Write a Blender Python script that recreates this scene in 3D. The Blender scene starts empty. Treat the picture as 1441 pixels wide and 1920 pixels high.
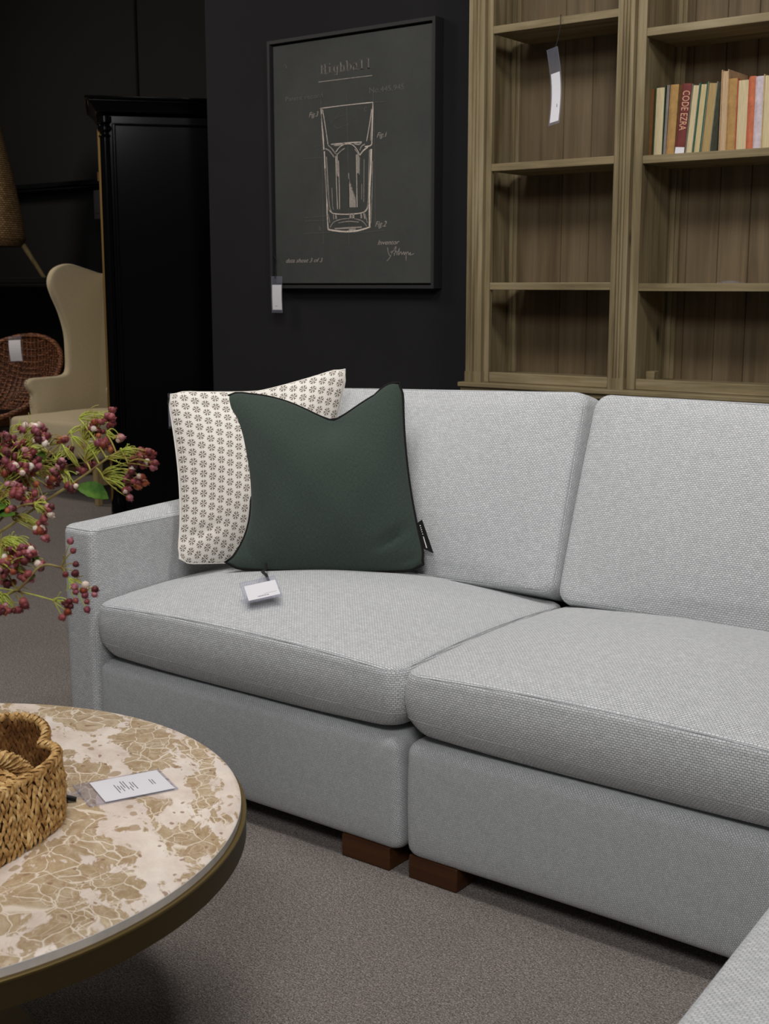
STROKES= [(3,1,[(-3.3946,1.9978),(-3.1238,1.9978)]),(3,2,[(-3.3869,1.8961),(-3.3166,1.8973),(-3.2534,1.8981),(-3.1203,1.898)]),(7,2,[(-3.3828,1.8967),(-3.3774,1.8379),(-3.3721,1.7715),(-3.3697,1.7353)]),(3,2,[(-3.3748,1.8915),(-3.3633,1.8369),(-3.3481,1.755)]),(5,2,[(-3.1203,1.8975),(-3.1231,1.8252),(-3.1271,1.7409)]),(3,2,[(-3.1268,1.8734),(-3.1376,1.8175),(-3.1524,1.7542)]),(3,1,[(-3.3791,1.874),(-3.3681,1.7683)]),(3,1,[(-3.1241,1.8688),(-3.1332,1.7559)]),(5,1,[(-3.3624,1.7393),(-3.3403,1.729),(-3.3164,1.7035)]),(4,1,[(-3.3481,1.752),(-3.3281,1.7372),(-3.3083,1.715)]),(4,2,[(-3.332,1.7539),(-3.294,1.7545),(-3.2387,1.7545),(-3.1763,1.7529)]),(8,1,[(-3.318,1.7516),(-3.298,1.7488),(-3.2623,1.7525)]),(8,1,[(-3.2152,1.7495),(-3.1919,1.745),(-3.1783,1.7506)]),(3,2,[(-3.3082,1.7225),(-3.2862,1.7421),(-3.2544,1.7505),(-3.227,1.7473),(-3.2036,1.7295),(-3.1862,1.7034)]),(4,1,[(-3.2983,1.7144),(-3.2823,1.7254),(-3.2624,1.7347)]),(5,2,[(-3.1862,1.7034),(-3.1687,1.72),(-3.1455,1.7318)]),(5,1,[(-3.1861,1.7225),(-3.1764,1.7382),(-3.1609,1.7431)]),(4,1,[(-3.2114,1.7285),(-3.192,1.7081)]),(5,2,[(-3.1609,1.7342),(-3.1378,1.7357),(-3.1271,1.7409)]),(6,2,[(-3.3673,1.7291),(-3.364,1.6625),(-3.3568,1.5711),(-3.3549,1.4794),(-3.3502,1.4225)]),(4,1,[(-3.3566,1.7074),(-3.3496,1.6011),(-3.3424,1.5157),(-3.3305,1.4893)]),(9,2,[(-3.1294,1.7235),(-3.1323,1.6502),(-3.1383,1.5618),(-3.1387,1.4276)]),(4,1,[(-3.1379,1.7211),(-3.142,1.6212),(-3.1469,1.5145),(-3.1618,1.4897)]),(3,1,[(-3.1234,1.6791),(-3.1248,1.5908),(-3.1317,1.4424)]),(3,1,[(-3.3632,1.6624),(-3.3524,1.5252),(-3.3446,1.4974)]),(8,1,[(-3.3015,1.7161),(-3.3008,1.6591),(-3.297,1.6288)]),(3,2,[(-3.3084,1.7076),(-3.3053,1.5991),(-3.3009,1.5005)]),(3,2,[(-3.2946,1.6888),(-3.2913,1.5985),(-3.2901,1.5001)]),(10,1,[(-3.1959,1.7098),(-3.1953,1.6684),(-3.1963,1.6358)]),(3,2,[(-3.2037,1.7074),(-3.2023,1.5944),(-3.2008,1.5045)]),(3,1,[(-3.1882,1.6976),(-3.1893,1.6295)]),(2,1,[(-3.3296,1.5851),(-3.3262,1.5151),(-3.3211,1.4997)]),(2,1,[(-3.165,1.6874),(-3.1675,1.5243)]),(2,1,[(-3.177,1.5932),(-3.178,1.5336)]),(6,1,[(-3.2411,1.6171),(-3.2402,1.5059)]),(6,1,[(-3.2361,1.6034),(-3.2351,1.5057)]),(6,1,[(-3.231,1.5897),(-3.2299,1.5056)]),(6,1,[(-3.226,1.576),(-3.2248,1.5054)]),(6,1,[(-3.2209,1.5623),(-3.2197,1.5052)]),(6,1,[(-3.2159,1.5486),(-3.2146,1.505)]),(6,1,[(-3.2109,1.5349),(-3.2094,1.5048)]),(4,1,[(-3.2426,1.6381),(-3.2418,1.506)]),(3,1,[(-3.2396,1.611),(-3.2085,1.5348)]),(4,2,[(-3.3426,1.4974),(-3.3204,1.4844),(-3.2444,1.4789),(-3.1774,1.4827),(-3.1521,1.4938),(-3.1462,1.513)]),(12,1,[(-3.2345,1.4786),(-3.2346,1.4605)]),(12,1,[(-3.2206,1.4796),(-3.2199,1.46)]),(10,1,[(-3.1813,1.4799),(-3.1794,1.4618)]),(6,1,[(-3.1677,1.4809),(-3.1619,1.4583)]),(8,1,[(-3.3104,1.481),(-3.3077,1.4627)]),(3,1,[(-3.3225,1.4814),(-3.3206,1.4615)]),(3,1,[(-3.3412,1.43),(-3.3207,1.4508),(-3.2844,1.4604),(-3.2445,1.4623),(-3.2089,1.4597),(-3.1736,1.4496),(-3.1523,1.4295)]),(3,1,[(-3.3488,1.4823),(-3.341,1.4484)]),(3,1,[(-3.1618,1.4792),(-3.1495,1.4429)]),(7,2,[(-3.3514,1.4226),(-3.317,1.4171),(-3.2687,1.4122),(-3.2091,1.4129),(-3.162,1.4207),(-3.134,1.4275)]),(7,1,[(-3.3169,1.4247),(-3.2447,1.4259),(-3.1776,1.4272)]),(3,1,[(-3.2965,1.4471),(-3.2445,1.4517),(-3.1932,1.4472)]),(9,1,[(-3.2448,1.4183),(-3.2091,1.4189)]),(1.5,0,[(-3.2519,1.946),(-3.2473,1.7497),(-3.2435,1.5575),(-3.243,1.3629)]),(1.5,0,[(-3.3839,1.951),(-3.3782,1.6934),(-3.3757,1.3654)]),(1.5,0,[(-3.1214,1.947),(-3.1121,1.6784),(-3.1109,1.4309)]),(1.5,0,[(-3.4839,1.4077),(-3.3419,1.4109)]),(1.5,0,[(-3.2215,1.4047),(-3.0633,1.4118)]),(1.5,0,[(-3.4739,1.4721),(-3.35,1.4756)]),(1.5,0,[(-3.4741,1.4575),(-3.3502,1.4585)]),(1.2,0,[(-3.4839,1.7059),(-3.3737,1.7061)]),(1.2,0,[(-3.1199,1.8974),(-3.0633,1.8958)]),(1.2,0,[(-3.4213,1.7511),(-3.3732,1.7526)]),(1.2,0,[(-3.3335,1.8353),(-3.2905,1.8703)]),(1.2,0,[(-3.3164,1.8277),(-3.2994,1.8137),(-3.2401,1.8253)]),(1.2,0,[(-3.3119,1.8497),(-3.2693,1.8623)]),(2,1,[(-3.0502,1.3465),(-3.0453,1.324),(-3.0339,1.313),(-3.029,1.3333),(-3.0322,1.3142),(-3.0535,1.2933)]),(2,1,[(-3.0339,1.3155),(-3.0144,1.3426),(-3.008,1.347),(-3.0176,1.3127)]),(2,1,[(-3.0193,1.3204),(-3.0063,1.3298),(-3.0047,1.3151)]),(2,1,[(-3.0047,1.3164),(-2.9918,1.3423),(-2.9966,1.315),(-2.9853,1.3288),(-2.9805,1.3161)]),(2,1,[(-2.9805,1.3173),(-2.9709,1.3286),(-2.9692,1.3159),(-2.9613,1.3272),(-2.9596,1.2942)]),(2,1,[(-2.9596,1.3196),(-2.9517,1.3283),(-2.9485,1.3169),(-2.9389,1.3256),(-2.9405,1.3155),(-2.9222,1.3203)]),(1.5,1,[(-3.0388,1.3271),(-3.0144,1.3331),(-2.9982,1.3265)]),(2,0,[(-3.5809,2.0751),(-3.5699,2.0824),(-3.5585,2.0664)]),(2,0,[(-3.5699,2.085),(-3.5666,2.0672)])]
SPRAYS= [('arching berry spray reaching furthest right, its tip above the sofa arm', [(-1.4558, 1.0675, 0.8724), (-1.4049, 1.1026, 0.9141), (-1.3649, 1.1269, 0.9445), (-1.3439, 1.1476, 0.9661), (-1.3305, 1.1601, 0.9769)], [((-1.3422, 1.1489, 0.9661), (-1.3078, 1.1749, 0.9661), 0.0175, 18), ((-1.355, 1.1464, 0.9416), (-1.3187, 1.1739, 0.9416), 0.0191, 21), ((-1.3211, 1.1548, 0.9782), (-1.2919, 1.1764, 0.976), 0.0073, 6), ((-1.3826, 1.1424, 0.9598), (-1.3682, 1.1577, 0.9794), 0.0133, 23), ((-1.3948, 1.1522, 0.9877), (-1.3846, 1.1634, 1.0038), 0.0134, 21), ((-1.4039, 1.1519, 1.017), (-1.3742, 1.1743, 1.017), 0.0104, 9), ((-1.3629, 1.1654, 0.9962), (-1.3497, 1.1749, 0.994), 0.0067, 6), ((-1.3122, 1.1575, 0.9603), (-1.2842, 1.1783, 0.9589), 0.0065, 4), ((-1.3439, 1.1415, 0.9387), (-1.3181, 1.1571, 0.9215), 0.0073, 7)]), ('crowded berry spray rising at the left edge in front of the pale wingback chair', [(-1.4688, 1.0084, 0.8799), (-1.436, 1.0173, 0.9223), (-1.4247, 1.0321, 0.9504), (-1.412, 1.0448, 0.9644)], [((-1.4278, 1.0361, 0.9785), (-1.415, 1.0476, 0.9869), 0.0171, 21), ((-1.4054, 1.0538, 0.982), (-1.388, 1.0711, 1.001), 0.0114, 21), ((-1.4009, 1.0408, 0.9658), (-1.389, 1.051, 0.9714), 0.0185, 24), ((-1.4044, 1.0584, 0.9996), (-1.3941, 1.0697, 1.0151), 0.0071, 6), ((-1.4194, 1.0487, 1.0066), (-1.4076, 1.0592, 1.0137), 0.0057, 4), ((-1.3927, 1.0899, 0.9866), (-1.3798, 1.1016, 0.9958), 0.0058, 7), ((-1.4255, 1.0399, 0.9312), (-1.4094, 1.0544, 0.9418), 0.0158, 13), ((-1.4052, 1.0876, 0.9617), (-1.3866, 1.1016, 0.9617), 0.0058, 7), ((-1.4182, 1.0882, 0.9517), (-1.3978, 1.1024, 0.9459), 0.0102, 13), ((-1.3949, 1.1058, 0.9517), (-1.3799, 1.1127, 0.9315), 0.0088, 13), ((-1.4056, 1.0481, 0.9574), (-1.3879, 1.0544, 0.9258), 0.0157, 10)]), ('short berry spray with a dark green leaf, below the crowded one at the left edge', [(-1.408, 0.9721, 0.8533), (-1.3849, 0.9995, 0.8979), (-1.3673, 1.0166, 0.9151), (-1.3511, 1.0298, 0.9192)], [((-1.351, 1.0297, 0.9185), (-1.3363, 1.0393, 0.9116), 0.0091, 9), ((-1.3489, 1.0305, 0.9151), (-1.3389, 1.0357, 0.9041), 0.007, 7), ((-1.3828, 1.0149, 0.903), (-1.3522, 1.035, 0.8892), 0.0077, 12), ((-1.3793, 1.0161, 0.8961), (-1.3451, 1.0372, 0.8753), 0.0042, 7), ((-1.3792, 0.9968, 0.9236), (-1.3646, 1.0097, 0.9318), 0.0069, 7), ((-1.3764, 0.9989, 0.9236), (-1.3674, 1.0042, 0.9168), 0.0055, 4)]), ('dense berry spray low at the left edge, over the grey carpet', [(-1.3751, 0.9388, 0.8214), (-1.361, 0.954, 0.8415), (-1.3462, 0.9682, 0.8549)], [((-1.3471, 0.9717, 0.8737), (-1.3306, 0.9815, 0.8616), 0.0177, 34), ((-1.3463, 0.9741, 0.8817), (-1.3206, 0.9908, 0.8697), 0.0109, 21), ((-1.3288, 0.9553, 0.8526), (-1.3235, 0.9594, 0.8526), 0.0134, 18), ((-1.3342, 0.975, 0.8449), (-1.317, 0.9861, 0.8362), 0.0095, 13), ((-1.3436, 0.9649, 0.8315), (-1.3355, 0.9699, 0.8268), 0.0061, 6), ((-1.3259, 0.9753, 0.8181), (-1.3177, 0.978, 0.8026), 0.0041, 4), ((-1.3422, 0.9607, 0.808), (-1.3366, 0.9623, 0.7959), 0.0068, 9), ((-1.3388, 0.9641, 0.8114), (-1.3249, 0.9705, 0.7933), 0.0041, 4), ((-1.3271, 0.9948, 0.8528), (-1.3144, 1.003, 0.846), 0.0062, 7)]), ('loose berry spray crossing in front of the wingback chair seat', [(-1.5041, 1.0598, 0.8871), (-1.4832, 1.1094, 0.9245), (-1.4544, 1.1403, 0.9655), (-1.4364, 1.1603, 0.9938)], [((-1.4253, 1.1707, 1.0027), (-1.4089, 1.1767, 0.9744), 0.0091, 7), ((-1.4329, 1.162, 0.9893), (-1.4089, 1.1717, 0.9521), 0.0091, 10), ((-1.4321, 1.1464, 0.9742), (-1.4111, 1.156, 0.946), 0.0075, 9), ((-1.4474, 1.1436, 0.9565), (-1.4333, 1.1563, 0.9655), 0.0068, 7), ((-1.4646, 1.1144, 0.9409), (-1.444, 1.1271, 0.9283), 0.012, 15), ((-1.4333, 1.1626, 0.9938), (-1.3941, 1.1984, 1.0213), 0.0045, 3), ((-1.4575, 1.138, 0.9655), (-1.4786, 1.1234, 0.9714), 0.0106, 10)]), ('tangled berry spray at the left edge, with many bare yellow green twigs', [(-1.4335, 0.9835, 0.8769), (-1.4155, 1.0065, 0.9186), (-1.4012, 1.0227, 0.9429)], [((-1.3921, 1.0179, 0.9479), (-1.3836, 1.0275, 0.9617), 0.0168, 15), ((-1.4087, 1.0209, 0.9603), (-1.4019, 1.0295, 0.9756), 0.0141, 13), ((-1.3893, 1.0177, 0.9375), (-1.3694, 1.0297, 0.9237), 0.0126, 12), ((-1.3914, 1.0022, 0.9322), (-1.3771, 1.0146, 0.9391), 0.0139, 12), ((-1.4065, 1.0365, 0.9658), (-1.4166, 1.0358, 0.9966), 0.0099, 9)])]
SP5= ([(-1.3308, 0.9705, 0.8134), (-1.3046, 0.9978, 0.8469), (-1.2827, 1.0141, 0.8455)], [((-1.2827, 1.0141, 0.8455), (-1.277, 1.0257, 0.8784)), ((-1.2827, 1.0141, 0.8455), (-1.273, 1.0261, 0.8663)), ((-1.2827, 1.0141, 0.8455), (-1.2685, 1.0257, 0.8496)), ((-1.2827, 1.0141, 0.8455), (-1.2678, 1.0237, 0.8382)), ((-1.2827, 1.0141, 0.8455), (-1.2774, 1.0161, 0.8368)), ((-1.2736, 1.0179, 0.8321), (-1.2665, 1.0209, 0.8214)), ((-1.2736, 1.0179, 0.8321), (-1.2647, 1.0208, 0.8147)), ((-1.2736, 1.0179, 0.8321), (-1.2568, 1.0272, 0.8167)), ((-1.2736, 1.0179, 0.8321), (-1.255, 1.0272, 0.8107)), ((-1.2736, 1.0179, 0.8321), (-1.2636, 1.0192, 0.804)), ((-1.2736, 1.0179, 0.8321), (-1.252, 1.0277, 0.8026)), ((-1.2736, 1.0179, 0.8321), (-1.2509, 1.0262, 0.7926)), ((-1.2736, 1.0179, 0.8321), (-1.2455, 1.036, 0.8181)), ((-1.2736, 1.0179, 0.8321), (-1.2454, 1.0347, 0.812)), ((-1.2736, 1.0179, 0.8321), (-1.2559, 1.0294, 0.8234)), ((-1.2875, 1.0013, 0.8047), (-1.27, 1.0142, 0.8033)), ((-1.2875, 1.0013, 0.8047), (-1.2721, 1.0114, 0.798)), ((-1.2875, 1.0013, 0.8047), (-1.2702, 1.0111, 0.7899)), ((-1.2875, 1.0013, 0.8047), (-1.2749, 1.006, 0.7832)), ((-1.2875, 1.0013, 0.8047), (-1.2677, 1.0145, 0.7966)), ((-1.2875, 1.0013, 0.8047), (-1.2752, 1.0098, 0.8013))], [(-1.3534, 0.9552, 0.8214), (-1.3013, 0.9935, 0.8167), (-1.2875, 1.0013, 0.8047)], [(-1.3135, 0.9872, 0.8294), (-1.2736, 1.0179, 0.8321)])
LEAVES= [((-1.3749, 1.1158, 0.9287), (-1.3364, 1.1412, 0.9121), 0.022), ((-1.3947, 0.9828, 0.9134), (-1.3775, 1.0105, 0.9219), 0.03), ((-1.3971, 1.0813, 0.9631), (-1.4006, 1.0823, 0.9795), 0.009), ((-1.32, 0.999, 0.8474), (-1.3152, 1.0051, 0.8582), 0.008), ((-1.3864, 0.9891, 0.9134), (-1.3618, 1.0061, 0.9065), 0.02), ((-1.3165, 0.9854, 0.8315), (-1.3083, 0.9926, 0.8362), 0.012)]
import bpy, math, random
from mathutils import Vector, Matrix, Euler
rnd = random.Random(7)
COL = bpy.context.scene.collection
V = Vector
PI = math.pi

# ---------------------------------------------------------------- helpers
def lin(c):
    return tuple((x/12.92 if x <= .04045 else ((x+.055)/1.055)**2.4) for x in [v/255. for v in c])

class MB:
    """collects geometry, links it as one mesh object"""
    def __init__(s): s.v = []; s.f = []; s.uv = None
    def add(s, vs, fs, mtx=None):
        o = len(s.v)
        s.v += [tuple(mtx @ V(p)) if mtx else tuple(p) for p in vs]
        s.f += [tuple(i+o for i in f) for f in fs]
        return s
    def box(s, a, b, mtx=None):
        x0, y0, z0 = a; x1, y1, z1 = b
        vs = [(x0,y0,z0),(x1,y0,z0),(x1,y1,z0),(x0,y1,z0),(x0,y0,z1),(x1,y0,z1),(x1,y1,z1),(x0,y1,z1)]
        return s.add(vs, [(0,3,2,1),(4,5,6,7),(0,1,5,4),(1,2,6,5),(2,3,7,6),(3,0,4,7)], mtx)
    def tube(s, pts, r, n=8, closed=False, cap=True):
        pts = [V(p) for p in pts]; m = len(pts)
        rs = r if isinstance(r, (list, tuple)) else [r]*m
        vs = []; fs = []; nrm = None
        for i, p in enumerate(pts):
            if closed: t = pts[(i+1) % m]-pts[i-1]
            else: t = pts[min(i+1, m-1)]-pts[max(i-1, 0)]
            if t.length < 1e-9: t = V((0,0,1))
            t.normalize()
            if nrm is None:
                nrm = t.orthogonal().normalized()
            else:
                nrm = (nrm - t*nrm.dot(t))
                nrm = nrm.normalized() if nrm.length > 1e-6 else t.orthogonal().normalized()
            b = t.cross(nrm)
            for k in range(n):
                a = 2*PI*k/n
                vs.append(p+(nrm*math.cos(a)+b*math.sin(a))*rs[i])
        for i in range(m if closed else m-1):
            j = (i+1) % m
            for k in range(n):
                l = (k+1) % n
                fs.append((i*n+k, i*n+l, j*n+l, j*n+k))
        if cap and not closed:
            fs.append(tuple(range(n))[::-1]); fs.append(tuple((m-1)*n+k for k in range(n)))
        return s.add(vs, fs)
    def lathe(s, prof, n=24, mtx=None, cap=True):
        vs = []; fs = []
        for r, z in prof:
            for k in range(n):
                a = 2*PI*k/n
                vs.append((r*math.cos(a), r*math.sin(a), z))
        for i in range(len(prof)-1):
            for k in range(n):
                l = (k+1) % n
                fs.append((i*n+k, i*n+l, (i+1)*n+l, (i+1)*n+k))
        if cap:
            fs.append(tuple(range(n))[::-1]); fs.append(tuple((len(prof)-1)*n+k for k in range(n)))
        return s.add(vs, fs, mtx)
    def build(s, name, mat, parent=None, smooth=True, bevel=0, uvbox=False, angle=35, seg=3):
        me = bpy.data.meshes.new(name)
        me.from_pydata([tuple(p) for p in s.v], [], s.f)
        me.validate(); me.update()
        if smooth:
            me.polygons.foreach_set('use_smooth', [True]*len(me.polygons))
            try: me.set_sharp_from_angle(angle=math.radians(angle))
            except Exception: pass
        o = bpy.data.objects.new(name, me); COL.objects.link(o)
        if mat:
            for m in (mat if isinstance(mat, (list, tuple)) else [mat]): me.materials.append(m)
        if s.uv:
            l = me.uv_layers.new(name='UVMap')
            for lp in me.loops: l.data[lp.index].uv = s.uv[lp.vertex_index]
        elif uvbox: boxuv(me)
        if parent: o.parent = parent
        if bevel:
            md = o.modifiers.new('bev', 'BEVEL'); md.width = bevel; md.segments = seg; md.limit_method = 'ANGLE'; md.angle_limit = math.radians(40)
            md.harden_normals = False
        return o

def boxuv(me):
    l = me.uv_layers.new(name='UVMap') if not me.uv_layers else me.uv_layers[0]
    for p in me.polygons:
        n = p.normal; ax = max(range(3), key=lambda i: abs(n[i]))
        for li in p.loop_indices:
            c = me.vertices[me.loops[li].vertex_index].co
            l.data[li].uv = (c.y, c.z) if ax == 0 else ((c.x, c.z) if ax == 1 else (c.x, c.y))

def empty(name, loc=(0,0,0), rz=0, label=None, cat=None, group=None):
    o = bpy.data.objects.new(name, None); COL.objects.link(o); o.location = loc; o.rotation_euler = (0,0,rz)
    o.empty_display_size = .05
    return tag(o, label, cat, group)
def tag(o, label=None, cat=None, group=None, kind=None):
    if label: o['label'] = label
    if cat: o['category'] = cat
    if group: o['group'] = group
    if kind: o['kind'] = kind
    return o

def pad(w, d, h, R=.05, r=.02, ct=.03, cb=.0, side=.01, n=14, m=9, droop=.0, p=2.4, wob=0., seed=1, rb=None):
    rb_ = r if rb is None else rb
    """upholstered pad: rounded-rectangle plan (w x d), height h, crowned top and bottom panels. centre at origin"""
    rr = random.Random(seed); ph = [rr.uniform(0, 6.28) for _ in range(6)]
    hx, hy, hz = w/2, d/2, h/2
    out = []
    def edge(x0, y0, x1, y1, k):
        for i in range(k): out.append((x0+(x1-x0)*i/k, y0+(y1-y0)*i/k))
    def arc(cx, cy, a0, k=6):
        for i in range(k): a = a0+PI/2*i/k; out.append((cx+R*math.cos(a), cy+R*math.sin(a)))
    edge(-hx+R, -hy, hx-R, -hy, n); arc(hx-R, -hy+R, -PI/2)
    edge(hx, -hy+R, hx, hy-R, n); arc(hx-R, hy-R, 0)
    edge(hx-R, hy, -hx+R, hy, n); arc(-hx+R, hy-R, PI/2)
    edge(-hx, hy-R, -hx, -hy+R, n); arc(-hx+R, -hy+R, PI)
    N = len(out)
    def fcr(x, y):
        u = min(1, abs(x/hx)); v = min(1, abs(y/hy))
        return (1-u**p)*(1-v**p)
    def wb(x, y, z):
        return wob*(math.sin(x*9+ph[0])*math.cos(y*11+ph[1])+.6*math.sin(x*23+y*17+ph[2])*math.cos(z*19+ph[3]))
    rings = []
    sc = [.02]+[(i+1)/m for i in range(m)]
    sc = [1-(1-t)**1.0 for t in sc]
    def ring(s, z, sgn, c, inset):
        rg = []
        for x, y in out:
            L = math.hypot(x, y); k = s*(1-inset/L)
            X, Y = x*k, y*k
            zz = z+sgn*c*fcr(X, Y)
            u, v = X/hx, Y/hy
            zz *= 1-droop*(u*u*v*v)
            rg.append((X, Y, zz+sgn*wb(X, Y, zz)))
        return rg
    for s in sc[:-1]: rings.append(ring(s, -hz, -1, cb, rb_))
    if rb is None:
        for i in range(5):
            a = PI/2*i/4; rings.append(ring(1, -hz+r*(1-math.cos(a)), 0, 0, r*(1-math.sin(a))))
    else:                                              # crease at the lower seam, panel tucked under it
        for i in range(8):
            q = i/7; rings.append(ring(1, -hz+rb*q**1.7, 0, 0, rb*.9*(1-q)))
    for i in range(1, 5):
        t = i/5; z = -hz+rb_+(h-rb_-r)*t
        rings.append(ring(1, z, 0, 0, -side*math.sin(PI*t)))
    for i in range(5):
        a = PI/2*i/4; rings.append(ring(1, hz-r*(1-math.sin(a)), 0, 0, r*(1-math.cos(a))))
    for s in sc[:-1][::-1]: rings.append(ring(s, hz, 1, ct, r))
    mb = MB()
    vs = [q for rg in rings for q in rg]; fs = []
    for i in range(len(rings)-1):
        for k in range(N):
            l = (k+1) % N
            fs.append((i*N+k, i*N+l, (i+1)*N+l, (i+1)*N+k))
    fs.append(tuple(range(N))[::-1]); fs.append(tuple((len(rings)-1)*N+k for k in range(N)))
    mb.add(vs, fs)
    # seam loops
    def loop(sgn):
        if sgn < 0 and rb is not None:
            k_ = lambda x, y: 1-.0005/math.hypot(x, y)
            return [(x*k_(x, y), y*k_(x, y), (-hz+rb)*(1-droop*(x/hx)**2*(y/hy)**2)) for x, y in out]
        return [(x*(1-.293*r/math.hypot(x, y)), y*(1-.293*r/math.hypot(x, y)), sgn*(hz-.293*r)*(1-droop*(x/hx)**2*(y/hy)**2)) for x, y in out]
    return mb, loop(1), loop(-1)

# ---------------------------------------------------------------- materials
def mat(name, col=(200,200,200), rough=.6, metal=0, spec=.4, **k):
    m = bpy.data.materials.new(name); m.use_nodes = True
    b = m.node_tree.nodes['Principled BSDF']
    b.inputs['Base Color'].default_value = (*lin(col), 1); b.inputs['Roughness'].default_value = rough
    b.inputs['Metallic'].default_value = metal; b.inputs['Specular IOR Level'].default_value = spec
    return m
class NT:
    def __init__(s, m): s.t = m.node_tree; s.b = s.t.nodes['Principled BSDF']
    def n(s, typ, **k):
        nd = s.t.nodes.new(typ)
        for a, v in k.items():
            if a.startswith('_'): setattr(nd, a[1:], v)
            else: nd.inputs[a.replace('~', ' ')].default_value = v
        return nd
    def l(s, a, b): s.t.links.new(a, b)
    def coord(s, out='Object', scale=(1,1,1), rot=(0,0,0)):
        tc = s.n('ShaderNodeTexCoord'); mp = s.n('ShaderNodeMapping'); mp.inputs['Scale'].default_value = scale; mp.inputs['Rotation'].default_value = rot
        s.l(tc.outputs[out], mp.inputs[0]); return mp.outputs[0]
    def noise(s, vec, scale=5, detail=4, rough=.55, dist=0):
        nd = s.n('ShaderNodeTexNoise', Scale=scale, Detail=detail, Roughness=rough, Distortion=dist); s.l(vec, nd.inputs['Vector']); return nd
    def ramp(s, fac, stops, interp='LINEAR'):
        r = s.n('ShaderNodeValToRGB'); r.color_ramp.interpolation = interp
        e = r.color_ramp.elements
        while len(e) < len(stops): e.new(.5)
        for q, (pos, c) in zip(e, stops):
            q.position = pos; q.color = (*c, 1) if len(c) == 3 else c
        s.l(fac, r.inputs[0]); return r.outputs[0]
    def mix(s, fac, a, b, typ='MIX'):
        m = s.n('ShaderNodeMix', _data_type='RGBA', _blend_type=typ)
        for i, v in ((0, fac), (6, a), (7, b)):
            if hasattr(v, 'is_linked') or hasattr(v, 'links'): s.l(v, m.inputs[i])
            elif isinstance(v, (int, float)): m.inputs[i].default_value = v
            else: m.inputs[i].default_value = (*v, 1)
        return m.outputs[2]
    def math(s, op, a, b=None, c=None):
        m = s.n('ShaderNodeMath', _operation=op)
        for i, v in enumerate((a, b, c)):
            if v is None: continue
            if isinstance(v, (int, float)): m.inputs[i].default_value = v
            else: s.l(v, m.inputs[i])
        return m.outputs[0]
    def bump(s, h, strength=.3, dist=.002):
        b = s.n('ShaderNodeBump', Strength=strength, Distance=dist); s.l(h, b.inputs['Height']); s.l(b.outputs[0], s.b.inputs['Normal']); return b
    def base(s, c): s.l(c, s.b.inputs['Base Color'])
G = lambda v: (v, v, v)

def fabric_weave(name, light, dark, pw=.0074, ph=.0044, strength=1.0, rot=0):
    m = mat(name, light, .95, spec=.15); N = NT(m)
    uv = N.coord('UV', rot=(0,0,rot))
    nz = N.noise(uv, 260, 3); wob = N.noise(uv, 45, 2)
    add = N.n('ShaderNodeVectorMath', _operation='MULTIPLY_ADD'); N.l(nz.outputs['Color'], add.inputs[0]); add.inputs[1].default_value = (.0030,)*3; N.l(uv, add.inputs[2])
    br = N.n('ShaderNodeTexBrick', Scale=1.0); br.offset = .5
    br.inputs['Brick Width'].default_value = pw; br.inputs['Row Height'].default_value = ph
    br.inputs['Mortar Size'].default_value = .0007; br.inputs['Mortar Smooth'].default_value = .6
    br.inputs['Color1'].default_value = (1,1,1,1); br.inputs['Color2'].default_value = (.72,.72,.72,1); br.inputs['Mortar'].default_value = (.12,.12,.12,1)
    N.l(add.outputs[0], br.inputs['Vector'])
    n2 = N.noise(uv, 700, 2)
    v = N.mix(.35, br.outputs['Color'], n2.outputs['Fac'])
    c = N.ramp(v, [(0, lin(dark)), (.45, tuple((a+b)/2 for a, b in zip(lin(dark), lin(light)))), (.85, lin(light))])
    w = N.ramp(wob.outputs['Fac'], [(.35, G(.94)), (.65, G(1.0))])
    N.base(N.mix(1, c, w, 'MULTIPLY'))
    N.bump(v, strength, .0016)
    try: N.b.inputs['Sheen Weight'].default_value = .15
    except KeyError: pass
    return m
M = {}
M['sofa'] = fabric_weave('pale_blue_grey_weave', (221,222,223), (118,121,123))
M['sofa_under'] = fabric_weave('twill_panel_weave', (214,216,217), (124,128,130), .0040, .0040, .8, .7)
M['seam'] = fabric_weave('seam_weave', (206,208,210), (136,140,143), .004, .003, .5)

def wood(name, c1, c2, c3, axis=2, rough=.6, sc=1., knots=False, bump=.12):
    m = mat(name, c1, rough, spec=.25); N = NT(m)
    s = [28*sc, 28*sc, 28*sc]; s[axis] = 1.6*sc
    v = N.coord('Object', tuple(s)); n1 = N.noise(v, 1.0, 6, .6, .6)
    s2 = [150*sc]*3; s2[axis] = 4*sc
    n2 = N.noise(N.coord('Object', tuple(s2)), 1.0, 3)
    n3 = N.noise(N.coord('Object', (3,3,1.2)), 2.0, 3)
    c = N.ramp(n1.outputs['Fac'], [(.28, lin(c2)), (.5, lin(c1)), (.72, lin(c3))])
    c = N.mix(.35, c, N.ramp(n2.outputs['Fac'], [(.3, G(.55)), (.7, G(1.0))]), 'MULTIPLY')
    c = N.mix(.6, c, N.ramp(n3.outputs['Fac'], [(.3, G(.75)), (.7, G(1.08))]), 'MULTIPLY')
    if knots:
        vo = N.n('ShaderNodeTexVoronoi', Scale=1.0); N.l(N.coord('Object', (9,9,3.2)), vo.inputs['Vector'])
        c = N.mix(N.ramp(vo.outputs['Distance'], [(.06, G(.75)), (.13, G(0))]), c, lin(tuple(int(x*.45) for x in c2)))
    N.base(c); N.bump(n2.outputs['Fac'], bump, .001); return m
OAK = ((134,119,88), (96,83,58), (160,146,116))
M['oak_v'] = wood('weathered_oak_upright', *OAK, axis=2, knots=True)
M['oak_h'] = wood('weathered_oak_board', *OAK, axis=0)
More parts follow.
